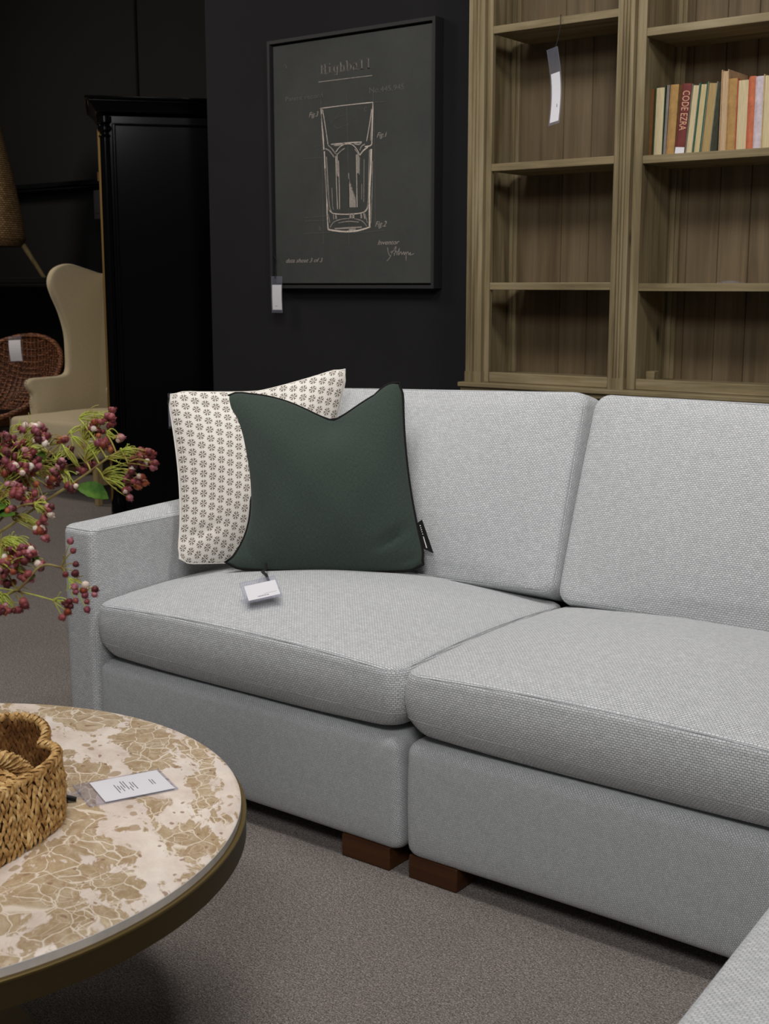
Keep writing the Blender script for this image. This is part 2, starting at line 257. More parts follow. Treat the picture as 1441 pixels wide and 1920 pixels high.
M['oak_back'] = wood('weathered_oak_planks', (108,92,68), (86,71,51), (122,106,81), axis=2, sc=.7)
M['brown_wood'] = wood('stained_foot_wood', (74,44,23), (56,32,16), (88,53,28), axis=0, rough=.45)
M['pale_wood'] = wood('pale_leg_wood', (168,146,100), (140,120,80), (190,168,120), axis=2)
M['black_lacquer'] = mat('black_lacquer', (4,4,5), .14, spec=.14)
M['gilt'] = mat('gilt_edge', (104,78,34), .5, .6)

def wallmat(name, c, rough=.85):
    m = mat(name, c, rough, spec=.15); N = NT(m)
    n = N.noise(N.coord('Object'), 1.4, 4); n2 = N.noise(N.coord('Object'), 220, 2)
    N.base(N.mix(1, N.ramp(n.outputs['Fac'], [(.3, lin(tuple(x*.9 for x in c))), (.7, lin(c))]), G(1), 'MULTIPLY'))
    N.bump(n2.outputs['Fac'], .15, .001); return m
M['wall'] = wallmat('charcoal_wall_paint', (38,37,39))
M['wall_far'] = wallmat('black_wall_paint', (34,33,33))

def carpet():
    m = mat('grey_carpet', (120,112,108), .97, spec=.1); N = NT(m)
    v = N.coord('Object')
    a = N.noise(v, 330, 4, .75); b = N.noise(N.coord('Object', (1,2.4,1), (0,0,.6)), 150, 4, .7, 1.0); c = N.noise(v, 3, 3)
    f = N.math('ADD', N.math('MULTIPLY', a.outputs['Fac'], .6), N.math('MULTIPLY', b.outputs['Fac'], .4))
    col = N.ramp(f, [(.36, lin((52,47,45))), (.5, lin((126,118,113))), (.62, lin((190,181,174)))])
    N.base(N.mix(1, col, N.ramp(c.outputs['Fac'], [(.3, G(.9)), (.7, G(1))]), 'MULTIPLY'))
    N.bump(f, .9, .004); return m
M['carpet'] = carpet()

def marble():
    m = mat('breccia_marble', (226,212,198), .34, spec=.35); N = NT(m)
    def warp(vec, sc, amt, det=4):
        w = N.noise(vec, sc, det, .6); a = N.n('ShaderNodeVectorMath', _operation='MULTIPLY_ADD'); N.l(w.outputs['Color'], a.inputs[0]); a.inputs[1].default_value = (amt, amt, 0); N.l(vec, a.inputs[2]); return a.outputs[0]
    base = N.coord('Object', (1,1,1), (0,0,-1.0))
    w1 = warp(base, 3.5, .12); w2 = warp(w1, 16, .022)
    def sc(vec, x, y):
        mp = N.n('ShaderNodeMapping'); mp.inputs['Scale'].default_value = (x, y, 1); N.l(vec, mp.inputs[0]); return mp.outputs[0]
    str_ = sc(w1, 2.6, 1.0)
    big = N.noise(str_, 5.4, 6, .60, .3)
    frag = N.noise(sc(w2, 1.5, 1), 15, 4, .6)
    f = N.math('ADD', N.math('MULTIPLY', big.outputs['Fac'], .72), N.math('MULTIPLY', frag.outputs['Fac'], .28))
    pm = N.ramp(f, [(.474, G(0)), (.494, G(1))])
    cv = sc(w2, 1.35, 1)
    cell = N.n('ShaderNodeTexVoronoi', Scale=21.0); N.l(cv, cell.inputs['Vector'])
    ed = N.n('ShaderNodeTexVoronoi', Scale=21.0, _feature='DISTANCE_TO_EDGE'); N.l(cv, ed.inputs['Vector'])
    ed2 = N.n('ShaderNodeTexVoronoi', Scale=48.0, _feature='DISTANCE_TO_EDGE'); N.l(w2, ed2.inputs['Vector'])
    fine = N.noise(sc(w2, 2, 1), 40, 6, .72)
    tint = N.ramp(cell.outputs['Color'], [(.05, lin((150,124,92))), (.3, lin((184,160,126))), (.55, lin((166,142,112))), (.8, lin((204,184,154))), (1, lin((176,156,134)))])
    tint = N.mix(.55, tint, N.ramp(fine.outputs['Fac'], [(.28, lin((138,110,76))), (.5, lin((178,156,124))), (.7, lin((214,198,172)))]))
    gate = N.ramp(N.noise(w1, 11, 3).outputs['Fac'], [(.45, G(0)), (.6, G(1))])
    crack = N.math('MAXIMUM', N.ramp(ed.outputs['Distance'], [(.008, G(.9)), (.036, G(0))]), N.math('MULTIPLY', N.ramp(ed2.outputs['Distance'], [(.01, G(.8)), (.035, G(0))]), gate))
    bgn = N.noise(sc(w2, 1.6, 1), 11, 6, .66)
    bg = N.ramp(bgn.outputs['Fac'], [(.28, lin((198,178,160))), (.44, lin((220,204,190))), (.6, lin((232,219,206))), (.75, lin((240,230,219)))])
    bg = N.mix(N.ramp(N.noise(w1, 7, 3).outputs['Fac'], [(.5, G(0)), (.7, G(.35))]), bg, lin((206,194,190)))
    rim = N.ramp(f, [(.488, G(1)), (.51, G(0))])
    tint = N.mix(N.math('MULTIPLY', rim, .5), tint, lin((158,128,88)))
    c = N.mix(pm, bg, N.mix(crack, tint, lin((230,216,198))))
    for S, th, lo, col in ((30.0, .27, .60, (166,138,106)), (62.0, .25, .74, (140,106,84))):
        pb = N.n('ShaderNodeTexVoronoi', Scale=S, Randomness=1.0); N.l(sc(w2, 1.4, 1), pb.inputs['Vector'])
        sel = N.ramp(pb.outputs['Color'], [(lo, G(0)), (lo+.02, G(1))])
        pk = N.math('MULTIPLY', N.ramp(pb.outputs['Distance'], [(th, G(1)), (th+.05, G(0))]), sel)
        c = N.mix(N.math('MULTIPLY', pk, .75), c, lin(col))
    N.base(c); return m
M['marble'] = marble()
def marble_side():
    m = mat('marble_cut_edge', (210,204,198), .5); N = NT(m)
    N.base(N.ramp(N.noise(N.coord('Object'), 22, 4).outputs['Fac'], [(.3, lin((188,182,177))), (.7, lin((216,209,201)))])); return m
M['marble_side'] = marble_side()
M['bronze'] = mat('aged_brass_band', (92,78,50), .42, .85)
M['brass_lip'] = mat('brass_lip', (128,110,68), .45, .9)

def straw(name, a, b, c, sc=60):
    m = mat(name, b, .7, spec=.3); N = NT(m)
    v = N.coord('Object'); n1 = N.noise(v, sc, 3, .6); n2 = N.noise(N.coord('Object', (1,1,.3)), sc*6, 2)
    col = N.ramp(n1.outputs['Fac'], [(.3, lin(a)), (.5, lin(b)), (.7, lin(c))])
    N.base(N.mix(.45, col, N.ramp(n2.outputs['Fac'], [(.3, G(.6)), (.7, G(1.1))]), 'MULTIPLY'))
    N.bump(n2.outputs['Fac'], .3, .0008); return m
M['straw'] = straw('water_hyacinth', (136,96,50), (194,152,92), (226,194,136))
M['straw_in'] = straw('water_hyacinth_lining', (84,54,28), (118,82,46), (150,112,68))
def wicker(name, a, b, c, sc=1.3, out='UV'):
    m = mat(name, b, .6, spec=.35); N = NT(m)
    v = N.coord(out); br = N.n('ShaderNodeTexBrick', Scale=1.0); br.offset = .5
    br.inputs['Brick Width'].default_value = .022*sc; br.inputs['Row Height'].default_value = .011*sc; br.inputs['Mortar Size'].default_value = .002*sc; br.inputs['Mortar Smooth'].default_value = .5
    br.inputs['Color1'].default_value = (*lin(b), 1); br.inputs['Color2'].default_value = (*lin(c), 1); br.inputs['Mortar'].default_value = (*lin(a), 1)
    N.l(v, br.inputs['Vector'])
    N.base(N.mix(.5, br.outputs['Color'], N.ramp(N.noise(v, 30, 3).outputs['Fac'], [(.3, G(.6)), (.7, G(1.1))]), 'MULTIPLY'))
    N.bump(br.outputs['Fac'], -1, .004) if False else N.bump(N.math('SUBTRACT', 1, br.outputs['Fac']), .9, .004); return m
M['wicker_tan'] = wicker('tan_wicker', (50,34,18), (190,152,104), (150,116,76))
M['rattan_dark'] = wicker('brown_rattan', (26,14,9), (158,98,60), (116,70,42), 1.4)
M['rattan_base'] = wicker('dark_rattan', (8,6,5), (46,32,24), (34,24,18), 1.4)
def linen(name, c, d=.86, sc=900):
    m = mat(name, c, .93, spec=.15); N = NT(m); v = N.coord('UV')
    a = N.noise(N.coord('UV', (1,.12,1)), sc, 2); b = N.noise(N.coord('UV', (.12,1,1)), sc, 2)
    f = N.math('MULTIPLY', N.math('ADD', a.outputs['Fac'], b.outputs['Fac']), .5)
    N.base(N.mix(1, N.ramp(f, [(.38, lin(tuple(x*d for x in c))), (.62, lin(c))]), G(1), 'MULTIPLY'))
    N.bump(f, .35, .0008)
    try: N.b.inputs['Sheen Weight'].default_value = .1
    except KeyError: pass
    return m
M['green_linen'] = linen('dark_green_linen', (63,74,67), .80)
M['piping_black'] = mat('black_piping', (20,19,18), .8, spec=.2)
M['chair_linen'] = linen('oatmeal_linen', (196,181,150), .93, 500)
M['nail'] = mat('linen_nailhead', (150,136,108), .5, .3)
def motif():
    m = mat('white_cotton_with_brown_motif', (226,221,212), .92, spec=.15); N = NT(m)
    tc = N.n('ShaderNodeTexCoord'); sep = N.n('ShaderNodeSeparateXYZ'); N.l(tc.outputs['UV'], sep.inputs[0])
    px, py = .0275, .0262
    u = N.math('DIVIDE', sep.outputs[0], px); cu = N.math('FLOOR', u)
    v0 = N.math('DIVIDE', sep.outputs[1], py); v = N.math('ADD', v0, N.math('MULTIPLY', cu, .36)); 
    fu = N.math('SUBTRACT', N.math('FRACT', u), .5); fv = N.math('SUBTRACT', N.math('FRACT', v), .5)
    r = N.math('SQRT', N.math('ADD', N.math('MULTIPLY', fu, fu), N.math('MULTIPLY', fv, fv)))
    th = N.math('ARCTAN2', fv, fu)
    c6 = N.math('COSINE', N.math('MULTIPLY', th, 6))
    # arms widen outwards with a notch at the tip
    rel = N.math('DIVIDE', r, .40)
    thr = N.math('SUBTRACT', .30, N.math('MULTIPLY', rel, .85))
    a = N.math('GREATER_THAN', c6, thr)
    tip = N.math('SUBTRACT', .40, N.math('MULTIPLY', N.math('GREATER_THAN', c6, .88), .09))
    b = N.math('LESS_THAN', r, tip); e = N.math('GREATER_THAN', r, .02)
    f = N.math('MULTIPLY', N.math('MULTIPLY', a, b), e)
    nz = N.noise(tc.outputs['UV'], 500, 2)
    br = N.ramp(nz.outputs['Fac'], [(.3, lin((94,81,70))), (.7, lin((122,107,94)))])
    N.base(N.mix(f, lin((228,223,214)), br)); N.bump(nz.outputs['Fac'], .2, .0006); return m
M['motif'] = motif()
def chalk(name, c, cov):
    m = mat(name, c, .95, spec=.05); N = NT(m)
    n = N.noise(N.coord('Object'), 260, 3, .7)
    N.base(N.ramp(n.outputs['Fac'], [(cov-.16, lin((76,76,73))), (cov+.02, lin(c))])); return m
M['chalk0'] = chalk('faint_chalk', (112,108,104), .5)
M['chalk1'] = chalk('chalk', (172,162,152), .46)
M['chalk2'] = chalk('heavy_chalk', (222,208,194), .44)
def board():
    m = mat('chalkboard_canvas', (62,65,62), .9, spec=.1); N = NT(m)
    n = N.noise(N.coord('Object'), 2.6, 6, .65); n2 = N.noise(N.coord('Object'), 150, 2)
    c = N.ramp(n.outputs['Fac'], [(.3, lin((66,67,65))), (.62, lin((76,77,74))), (.8, lin((88,89,85)))])
    N.base(N.mix(.3, c, N.ramp(n2.outputs['Fac'], [(.3, G(.8)), (.7, G(1.1))]), 'MULTIPLY')); return m
M['board'] = board()
M['frame_black'] = mat('black_frame_wood', (42,41,42), .6)
M['card'] = mat('white_card', (218,216,220), .6)
M['ink'] = mat('grey_print', (120,118,122), .8)
M['cord'] = mat('black_cord', (16,16,16), .7)
M['steel_black'] = mat('black_steel', (8,8,9), .7, spec=.1)
M['grey_plastic'] = mat('dark_grey_plastic', (34,34,36), .4)
def clear():
    m = bpy.data.materials.new('clear_sleeve'); m.use_nodes = True; t = m.node_tree; t.nodes.clear()
    o = t.nodes.new('ShaderNodeOutputMaterial'); mx = t.nodes.new('ShaderNodeMixShader'); tr = t.nodes.new('ShaderNodeBsdfTransparent'); g = t.nodes.new('ShaderNodeBsdfPrincipled')
    tr.inputs[0].default_value = (.93,.93,.96,1); g.inputs['Base Color'].default_value = (*lin((190,192,204)), 1); g.inputs['Roughness'].default_value = .12
    mx.inputs[0].default_value = .10
    t.links.new(tr.outputs[0], mx.inputs[1]); t.links.new(g.outputs[0], mx.inputs[2]); t.links.new(mx.outputs[0], o.inputs[0]); return m
M['clear'] = clear()

# ---------------------------------------------------------------- camera
cam = bpy.data.cameras.new('camera'); co = bpy.data.objects.new('camera', cam); COL.objects.link(co)
cam.sensor_fit = 'HORIZONTAL'; cam.sensor_width = 36; cam.lens = 2380*36/1441
YAW, PITCH = math.radians(37.0716), math.radians(10.12467)
co.location = (0,0,1.2); co.rotation_euler = (PI/2-PITCH, 0, YAW)
cam.dof.use_dof = True; cam.dof.focus_distance = 2.6; cam.dof.aperture_fstop = 15; cam.clip_start = .05
bpy.context.scene.camera = co
FW = V((-math.sin(YAW), math.cos(YAW), 0)); RT = V((math.cos(YAW), math.sin(YAW), 0)); UP = V((0,0,1))

# ---------------------------------------------------------------- setting
def struct(name, mb, m, **k): return tag(mb.build(name, m, smooth=False, **k), kind='structure')
struct('floor', MB().box((-11,-2,-.05), (3.5,6.4,0)), M['carpet'])
struct('wall_back', MB().box((-4.06,4.1,0), (3.5,4.22,3.55)), M['wall'])
struct('wall_left', MB().box((-11,6.4,0), (-4.06,6.5,3.55)), M['wall_far'])
struct('ceiling', MB().box((-11,-2,3.55), (3.5,6.4,3.6)), M['wall_far'])
struct('trim_1', MB().box((-7.02,6.39,0), (-7.0,6.4,3.55)), M['steel_black'])
struct('wall_far_left', MB().box((-11.1,-2,0), (-11,6.5,3.55)), M['wall_far'])
bpy.data.objects['wall_far_left'].name = 'wall_side'

# ---------------------------------------------------------------- sofa
def seam_tube(parent, loop, mtx, name='seam', r=.0024):
    o = MB().tube([mtx @ V(p) for p in loop], r, 6, closed=True).build(name, M['seam'], parent, uvbox=True)
    return o
def place(o, loc, rot=(0,0,0)):
    o.location = loc; o.rotation_euler = rot; return o
def sofa_pad(name, parent, w, d, h, loc, rot=(0,0,0), fab='sofa', seams=True, **k):
    mb, a, b = pad(w, d, h, **k)
    o = mb.build(name, M[fab], parent, angle=60); boxuv(o.data); place(o, loc, rot)
    if seams:
        MB().tube(a, .0011, 6, closed=True).build('seam', M['seam'], o, uvbox=True); MB().tube(b, .0009, 6, closed=True).build('seam', M['seam'], o, uvbox=True)
    return o
def foot(parent, x, y, w=.127, d=.07):
    MB().box((x, y, 0), (x+w, y+d, .05)).build('foot', M['brown_wood'], parent, bevel=.003)
YF = 1.971
GS = 'sections of the pale grey modular sofa'
def base_box(parent, x0, x1, y0, y1, z0=.047, z1=.292):
    mb, a, b = pad(x1-x0, y1-y0, z1-z0, R=.024, r=.026, ct=.004, side=.002, n=16, m=5)
    o = mb.build('base', M['sofa_under'], parent, angle=60); boxuv(o.data); place(o, ((x0+x1)/2, (y0+y1)/2, (z0+z1)/2)); return o
# back-cushion pose: front face runs from the seat (y 2.57, z .47) up to (y 2.75, z .94)
def back_cushion(parent, x0, x1, zt=.94, roll=0, seed=1, yo=0):
    f0 = V((0, 2.575+yo, .462)); f1 = V((0, 2.75+yo, zt)); u = (f1-f0); Ht = u.length; u.normalize()
    back = V((0, u.z, -u.y)); th = .185
    c = (f0+f1)/2+back*th/2; c.x = (x0+x1)/2
    ang = math.atan2(u.z, u.y)       # pad's y axis -> u, pad's z axis -> -back (front)
    mb, a, b = pad(x1-x0, Ht, th, R=.035, r=.026, ct=.040, cb=.03, side=.008, n=20, m=11, droop=.10, p=2.2, wob=.0026, seed=seed)
    o = mb.build('back_cushion', M['sofa'], parent, angle=60); boxuv(o.data)
    mtx = Matrix((( 1,0,0),(0,u.y,-back.y),(0,u.z,-back.z))).to_4x4()
    o.matrix_local = Matrix.Translation(c) @ Matrix.Rotation(roll, 4, 'Y') @ mtx
    MB().tube(a, .0012, 6, closed=True).build('seam', M['seam'], o, uvbox=True); MB().tube(b, .0012, 6, closed=True).build('seam', M['seam'], o, uvbox=True)
    return o
def seat_cushion(parent, x0, x1, y0=YF-.006, y1=2.66, seed=3):
    return sofa_pad('seat_cushion', parent, x1-x0, y1-y0, .158, ((x0+x1)/2, (y0+y1)/2, .377), R=.040, r=.022, rb=.040, ct=.046, cb=-.004, side=.006, n=20, m=12, droop=.22, p=2.0, wob=.0014, seed=seed)
s1 = empty('sofa_section', (0,0,0), label='pale grey sofa section with a straight arm, holding the two throw pillows', cat='sofa', group=GS)
base_box(s1, -2.372, -1.452, YF, 2.92)
sofa_pad('arm', s1, .112, .95, .572, (-2.430, YF+.475, .333), R=.020, r=.018, ct=.024, cb=0, side=.003, n=14, m=7, p=2.0)
sofa_pad('back_frame', s1, .92, .12, .64, (-1.912, 2.88, .367), R=.03, r=.02, ct=.01, seams=False)
seat_cushion(s1, -2.372, -1.450)
back_cushion(s1, -2.368, -1.458, .936, roll=math.radians(-2.0), seed=4)
foot(s1, -1.607, YF+.004); foot(s1, -2.47, YF+.004); foot(s1, -1.60, 2.83); foot(s1, -2.47, 2.83)
s2 = empty('sofa_section', (0,0,0), label='armless pale grey sofa section in the middle, standing in front of the bookcases', cat='sofa', group=GS)
base_box(s2, -1.440, -.50, YF, 2.92)
sofa_pad('back_frame', s2, .92, .12, .64, (-.97, 2.88, .367), R=.03, r=.02, ct=.01, seams=False)
seat_cushion(s2, -1.446, -.50, seed=8)
back_cushion(s2, -1.447, -.50, .948, seed=9)
foot(s2, -1.432, YF+.006, .119); foot(s2, -.64, YF+.006); foot(s2, -1.43, 2.83); foot(s2, -.64, 2.83)
s3 = empty('sofa_section', (.062,0,0), .05, label='corner of a pale grey chaise section nearest the camera, at the bottom right', cat='sofa', group=GS)
base_box(s3, -.478, .42, .45, 1.955)
sofa_pad('seat_cushion', s3, .945, 1.50, .125, (-.0175, 1.20, .3935), R=.045, r=.022, ct=.03, cb=.03, side=.008, n=18, m=11, droop=.08, p=2.6, wob=.001, seed=5)
foot(s3, -.46, .47); foot(s3, .27, .47); foot(s3, -.46, 1.86); foot(s3, .27, 1.86)

# ---------------------------------------------------------------- pillows
def pillow(bl, br, tr, tl, bulge_f, bulge_b, mname, edge_in=(.03,.03,.03,.03), chop=0, chop_at=.5, n=44, w=.5, h=.5, name='pillow_cover', seed=1, folds=()):
    """four 3D corners; edge_in = how far bottom,right,top,left edges bow inwards; chop = dent in the top edge"""
    bl, br, tr, tl = [V(p) for p in (bl, br, tr, tl)]
    nrm = ((br-bl).cross(tl-bl)).normalized()     # towards the viewer
    rr = random.Random(seed); ph = [rr.uniform(0, 6.28) for _ in range(8)]
    def P(u, v):
        p = bl*(1-u)*(1-v)+br*u*(1-v)+tr*u*v+tl*(1-u)*v
        U = (br-bl)*(1-v)+(tr-tl)*v; W = (tl-bl)*(1-u)+(tr-br)*u
        su = (4*u*(1-u))**.8; sv = (4*v*(1-v))**.8
        p = p+W*(edge_in[0]*su*(1-v)**2-edge_in[2]*su*v**2)+U*(edge_in[3]*sv*(1-u)**2*(1+.9*(.5-v))-edge_in[1]*sv*u**2)
        if chop:
            g = math.exp(-(abs(u-chop_at)/.25)**1.45)
            e = max(0, min(u, 1-u))*6; e = min(1, e)
            p = p-W*chop*g*e*v**2.2
        for cu, cv in ((0,0),(1,0),(0,1),(1,1)):
            du, dv = abs(u-cu), abs(v-cv); k = math.exp(-((du+dv)/.06)**2)*.055
            p = p+((bl+br+tr+tl)/4-p)*k
        return p
    def prof(u, v):
        a = max(0, 4*u*(1-u)); b = max(0, 4*v*(1-v))
        return (a**.62)*(b**.62)
    def wr(u, v):
        r = .0025*(math.sin(17*u+ph[0])*math.sin(13*v+ph[1]))
        for (fu, fv, ang, ln, wd, dp) in folds:
            du, dv = u-fu, v-fv; a = du*math.cos(ang)+dv*math.sin(ang); b = -du*math.sin(ang)+dv*math.cos(ang)
            r -= dp*math.exp(-(b/wd)**2)*math.exp(-(a/ln)**2)
        return r
    vs = []; fs = []; uv = []
    for side, bg in ((1, bulge_f), (-1, bulge_b)):
        o = len(vs)
        for j in range(n+1):
            for i in range(n+1):
                u, v = .5-.5*math.cos(PI*i/n), .5-.5*math.cos(PI*j/n)
                dent = 1
                if chop: dent = 1-.55*math.exp(-((u-chop_at)/.2)**2-((1-v)/.22)**2)
                k = prof(u, v)
                vs.append(P(u, v)+nrm*side*(bg*k*dent+wr(u, v)*min(1, k*2))); uv.append((u*w, v*h))
        for j in range(n):
            for i in range(n):
                a = o+j*(n+1)+i; q = (a, a+1, a+n+2, a+n+1)
                fs.append(q if side == 1 else q[::-1])
    mb = MB(); mb.add(vs, fs); mb.uv = uv
    ed = [P(i/24, 0) for i in range(24)]+[P(1, i/24) for i in range(24)]+[P(1-i/24, 1) for i in range(24)]+[P(0, 1-i/24) for i in range(24)]
    return mb, ed, P, nrm
t = empty('throw_pillow', (0,0,0), label='white throw pillow with small brown flower print, behind the dark green one', cat='pillow')
mb, ed, P, nr = pillow((-2.315,2.185,.506), (-2.12,2.50,.485), (-2.128,2.665,.994), (-2.425,2.275,.934), .070, .04, 'motif', edge_in=(.0,.025,.05,.05), chop=.03, w=.50, h=.47, seed=3, folds=((.12,.16,.3,.16,.03,.010),(.2,.9,-.2,.2,.04,.006)))
mb.build('pillow_cover', M['motif'], t, angle=80)
zp = [P(0,1)+V((.004,-.012,.002)), P(0,1)+V((.014,-.02,-.008)), P(0,1)+V((.012,-.022,-.022))]
MB().tube(zp, .0022, 6).build('zip_pull', M['cord'], t)
MB().tube([p for p in ed], .0022, 6, closed=True).build('seam', M['motif'], t)
t = empty('throw_pillow', (0,0,0), label='dark green throw pillow with black piping and a dented top edge', cat='pillow')
mb, ed, P, nr = pillow((-2.215,2.243,.500), (-1.782,2.545,.499), (-1.925,2.632,.968), (-2.335,2.38,.925), .085, .03, 'green_linen', edge_in=(-.015,.045,.005,.15), chop=.20, chop_at=.60, w=.52, h=.5, seed=5,
   folds=((.86,.16,.5,.10,.016,.020),(.92,.05,.3,.09,.013,.012),(.10,.08,-.75,.09,.016,.016),(.60,.93,1.57,.10,.03,.008)))
mb.build('pillow_cover', M['green_linen'], t, angle=80)
MB().tube(ed, .0042, 8, closed=True).build('piping', M['piping_black'], t)
# fabric brand tab sewn into the right seam
a0 = P(1,.235); a1 = P(1,.11)
off = V((.016,.011,-.002))
tb = MB(); e = nr*.0012
q = [a0, a0+off*.75+V((0,0,.012)), a1+off*1.0+V((.008,.006,-.012)), a1]
tb.add([p+e for p in q]+[p-e for p in q], [(0,3,2,1),(4,5,6,7),(0,1,5,4),(1,2,6,5),(2,3,7,6),(3,0,4,7)])
lb = tb.build('fabric_tab', M['piping_black'], t, smooth=False)
ink = MB()
def qp(s, r): return q[0]*(1-s)*(1-r)+q[1]*(1-s)*r+q[2]*s*r+q[3]*s*(1-r)+nr*.002
for s0, s1_, wd in [(.12,.16,.12),(.2,.235,.1),(.27,.30,.12),(.34,.37,.1),(.42,.45,.1),(.52,.92,.09)]:
    p0, p1, p2, p3 = qp(s0,.42), qp(s0,.42+wd), qp(s1_,.42+wd), qp(s1_,.42)
    ink.add([p0,p1,p2,p3,p0-nr*.0005,p1-nr*.0005,p2-nr*.0005,p3-nr*.0005], [(0,1,2,3),(7,6,5,4)])
ink.build('tab_print', M['card'], lb, smooth=False)

# ---------------------------------------------------------------- price tags
def price_tag(label, o, rx, uy, sw, sh, cx0, cy0, cw, ch, cord=None, prints=(), group=None, bend=0):
    """o = lower left corner of the sleeve, rx / uy = unit axes; card offset inside the sleeve"""
    o, rx, uy = V(o), V(rx).normalized(), V(uy); uy = (uy-rx*uy.dot(rx)).normalized(); nz = rx.cross(uy)
    t = empty('price_tag', o, label=label, cat='price tag', group=group)
    def sheet(x0, y0, w, h, z, th, n=8):
        mb = MB(); vs = []; fs = []
        for j in range(n+1):
            y = y0+h*j/n; dz = bend*math.sin(PI*y/sh)
            for (x, zz) in ((x0, z), (x0+w, z), (x0+w, z-th), (x0, z-th)):
                vs.append(rx*x+uy*y+nz*(zz+dz+bend*.6*(x/sw)))
        for j in range(n):
            for k in range(4):
                l = (k+1) % 4; fs.append((j*4+k, j*4+l, j*4+4+l, j*4+4+k))
        fs += [(3,2,1,0), (n*4, n*4+1, n*4+2, n*4+3)]
        return mb.add(vs, fs)
    sheet(0, 0, sw, sh, .0006, .0004).build('sleeve', M['clear'], t, smooth=False)
    c = sheet(cx0, cy0, cw, ch, .0013, .0006).build('card', M['card'], t, smooth=False)
    if prints:
        p = MB()
        for (x, y, w, h) in prints:
            for s in [sheet(x, y, w, h, .0015, .0002, 2)]: p.add(s.v, s.f)
        p.build('print', M['ink'], c, smooth=False)
    # welded edge of the sleeve
    e = MB()
    for (x, y, w, h) in ((0,0,sw,.0016),(0,sh-.0016,sw,.0016),(0,0,.0016,sh),(sw-.0016,0,.0016,sh)):
        s = sheet(x, y, w, h, .0015, .001); e.add(s.v, s.f)
    e.build('welded_edge', M['clear'], t, smooth=False)
    if cord: MB().tube([V(q)-o for q in cord[0]], cord[1], 6).build('cord', M['cord'], t)
    return t
bars = lambda x, y, n, h=.003, s=.0022: [(x+i*s, y, s*(.35+.4*((i*7) % 3)/2), h) for i in range(n)]
# on the picture, lower left corner
price_tag('small price tag hanging from the lower left corner of the framed glass drawing', (-3.641,4.034,1.087), (1,0,.0), (0,0,1), .062, .150, .006, .012, .053, .103,
   cord=([(-3.618,4.03,1.228),(-3.618,4.034,1.252),(-3.617,4.038,1.300),(-3.619,4.040,1.308),(-3.648,4.048,1.332)], .0016), prints=bars(.022,.026,6), bend=.003)
# on the seat, from the green pillow
xa = (V((-1.971,2.083,.478))-V((-2.108,2.236,.478)))
price_tag('price tag in a clear sleeve lying on the seat cushion below the green pillow', (-1.925,2.030,.4925), (.641,.763,.16), (-.564,.752,.34), .084, .090, .008, .008, .073, .062,
   cord=([(-1.945,2.130,.522),(-1.985,2.165,.526),(-2.03,2.20,.522),(-2.075,2.26,.512),(-2.11,2.30,.512)], .0036), prints=bars(.030,.014,12,.004)+[(.046,.022,.030,.0006)], bend=.002)
# on the table
price_tag('long white price tag lying flat on the marble table beside the woven basket', (-1.452,1.180,.4212), (.404,.915,0), (-.885,.466,0), .142, .094, .026, .004, .111, .086,
   cord=([(-1.488,1.168,.4245),(-1.50,1.160,.427),(-1.515,1.150,.426)], .003), prints=[(.056+i*.0042,.026+((i*13)%5)*.004,.0016,.036-((i*7)%4)*.006) for i in range(8)]+[(.112,.036,.0016,.022),(.116,.036,.0016,.02)])
tt = empty('tag_holder', (-1.505,1.172,.4215), label='clear plastic tab tied with black cord to the basket, next to the long price tag', cat='tag')
MB().box((-.014,-.002,0),(.028,.030,.0008), Matrix.Rotation(.9,4,'Z')).build('tab', M['clear'], tt, smooth=False)
MB().tube([(.018,.012,.002),(.004,-.002,.006),(-.012,-.014,.006)], [.0035,.005,.0025], 8).build('cord_knot', M['cord'], tt)
# on the shelf
price_tag('long clear price tag dangling from the top shelf of the left bookcase', (-2.075,3.598,1.690), (.80,-.42,.10), (-.06,.05,1), .050, .232, .005, .008, .040, .150,
   cord=([(-2.066,3.606,1.912),(-2.062,3.622,1.955),(-2.060,3.632,1.995),(-2.061,3.634,2.026)], .0012), prints=[(.030,.052,.003,.010)], bend=-.012)

# ---------------------------------------------------------------- coffee table
TC = (-1.669,.986)
t = empty('coffee_table', (*TC,0), label='round coffee table with a beige brown marble top and an aged brass band', cat='table')
mb = MB(); mb.lathe([(.001,.4195),(.512,.4195),(.5165,.4190),(.519,.417)], 128); o = mb.build('marble_top', M['marble'], t, angle=80)
MB().lathe([(.519,.417),(.5195,.4165),(.5195,.405),(.30,.405)], 128, cap=True).build('marble_edge', M['marble_side'], t)
MB().lathe([(.512,.405),(.5265,.4055),(.5275,.4045),(.5275,.4025),(.5265,.4010),(.512,.4005)], 128, cap=False).build('lip', M['brass_lip'], t)
MB().lathe([(.512,.402),(.5265,.402),(.5265,.368),(.522,.366),(.515,.368),(.515,.40)], 128, cap=False).build('band', M['bronze'], t)
MB().lathe([(.30,.40),(.51,.40),(.51,.392),(.30,.392)], 64, cap=False).build('apron', M['bronze'], t)
MB().lathe([(.12,.39),(.09,.37),(.055,.33),(.05,.20),(.055,.06),(.09,.03),(.19,.022),(.20,.012),(.20,0)], 48).build('pedestal', M['bronze'], t)

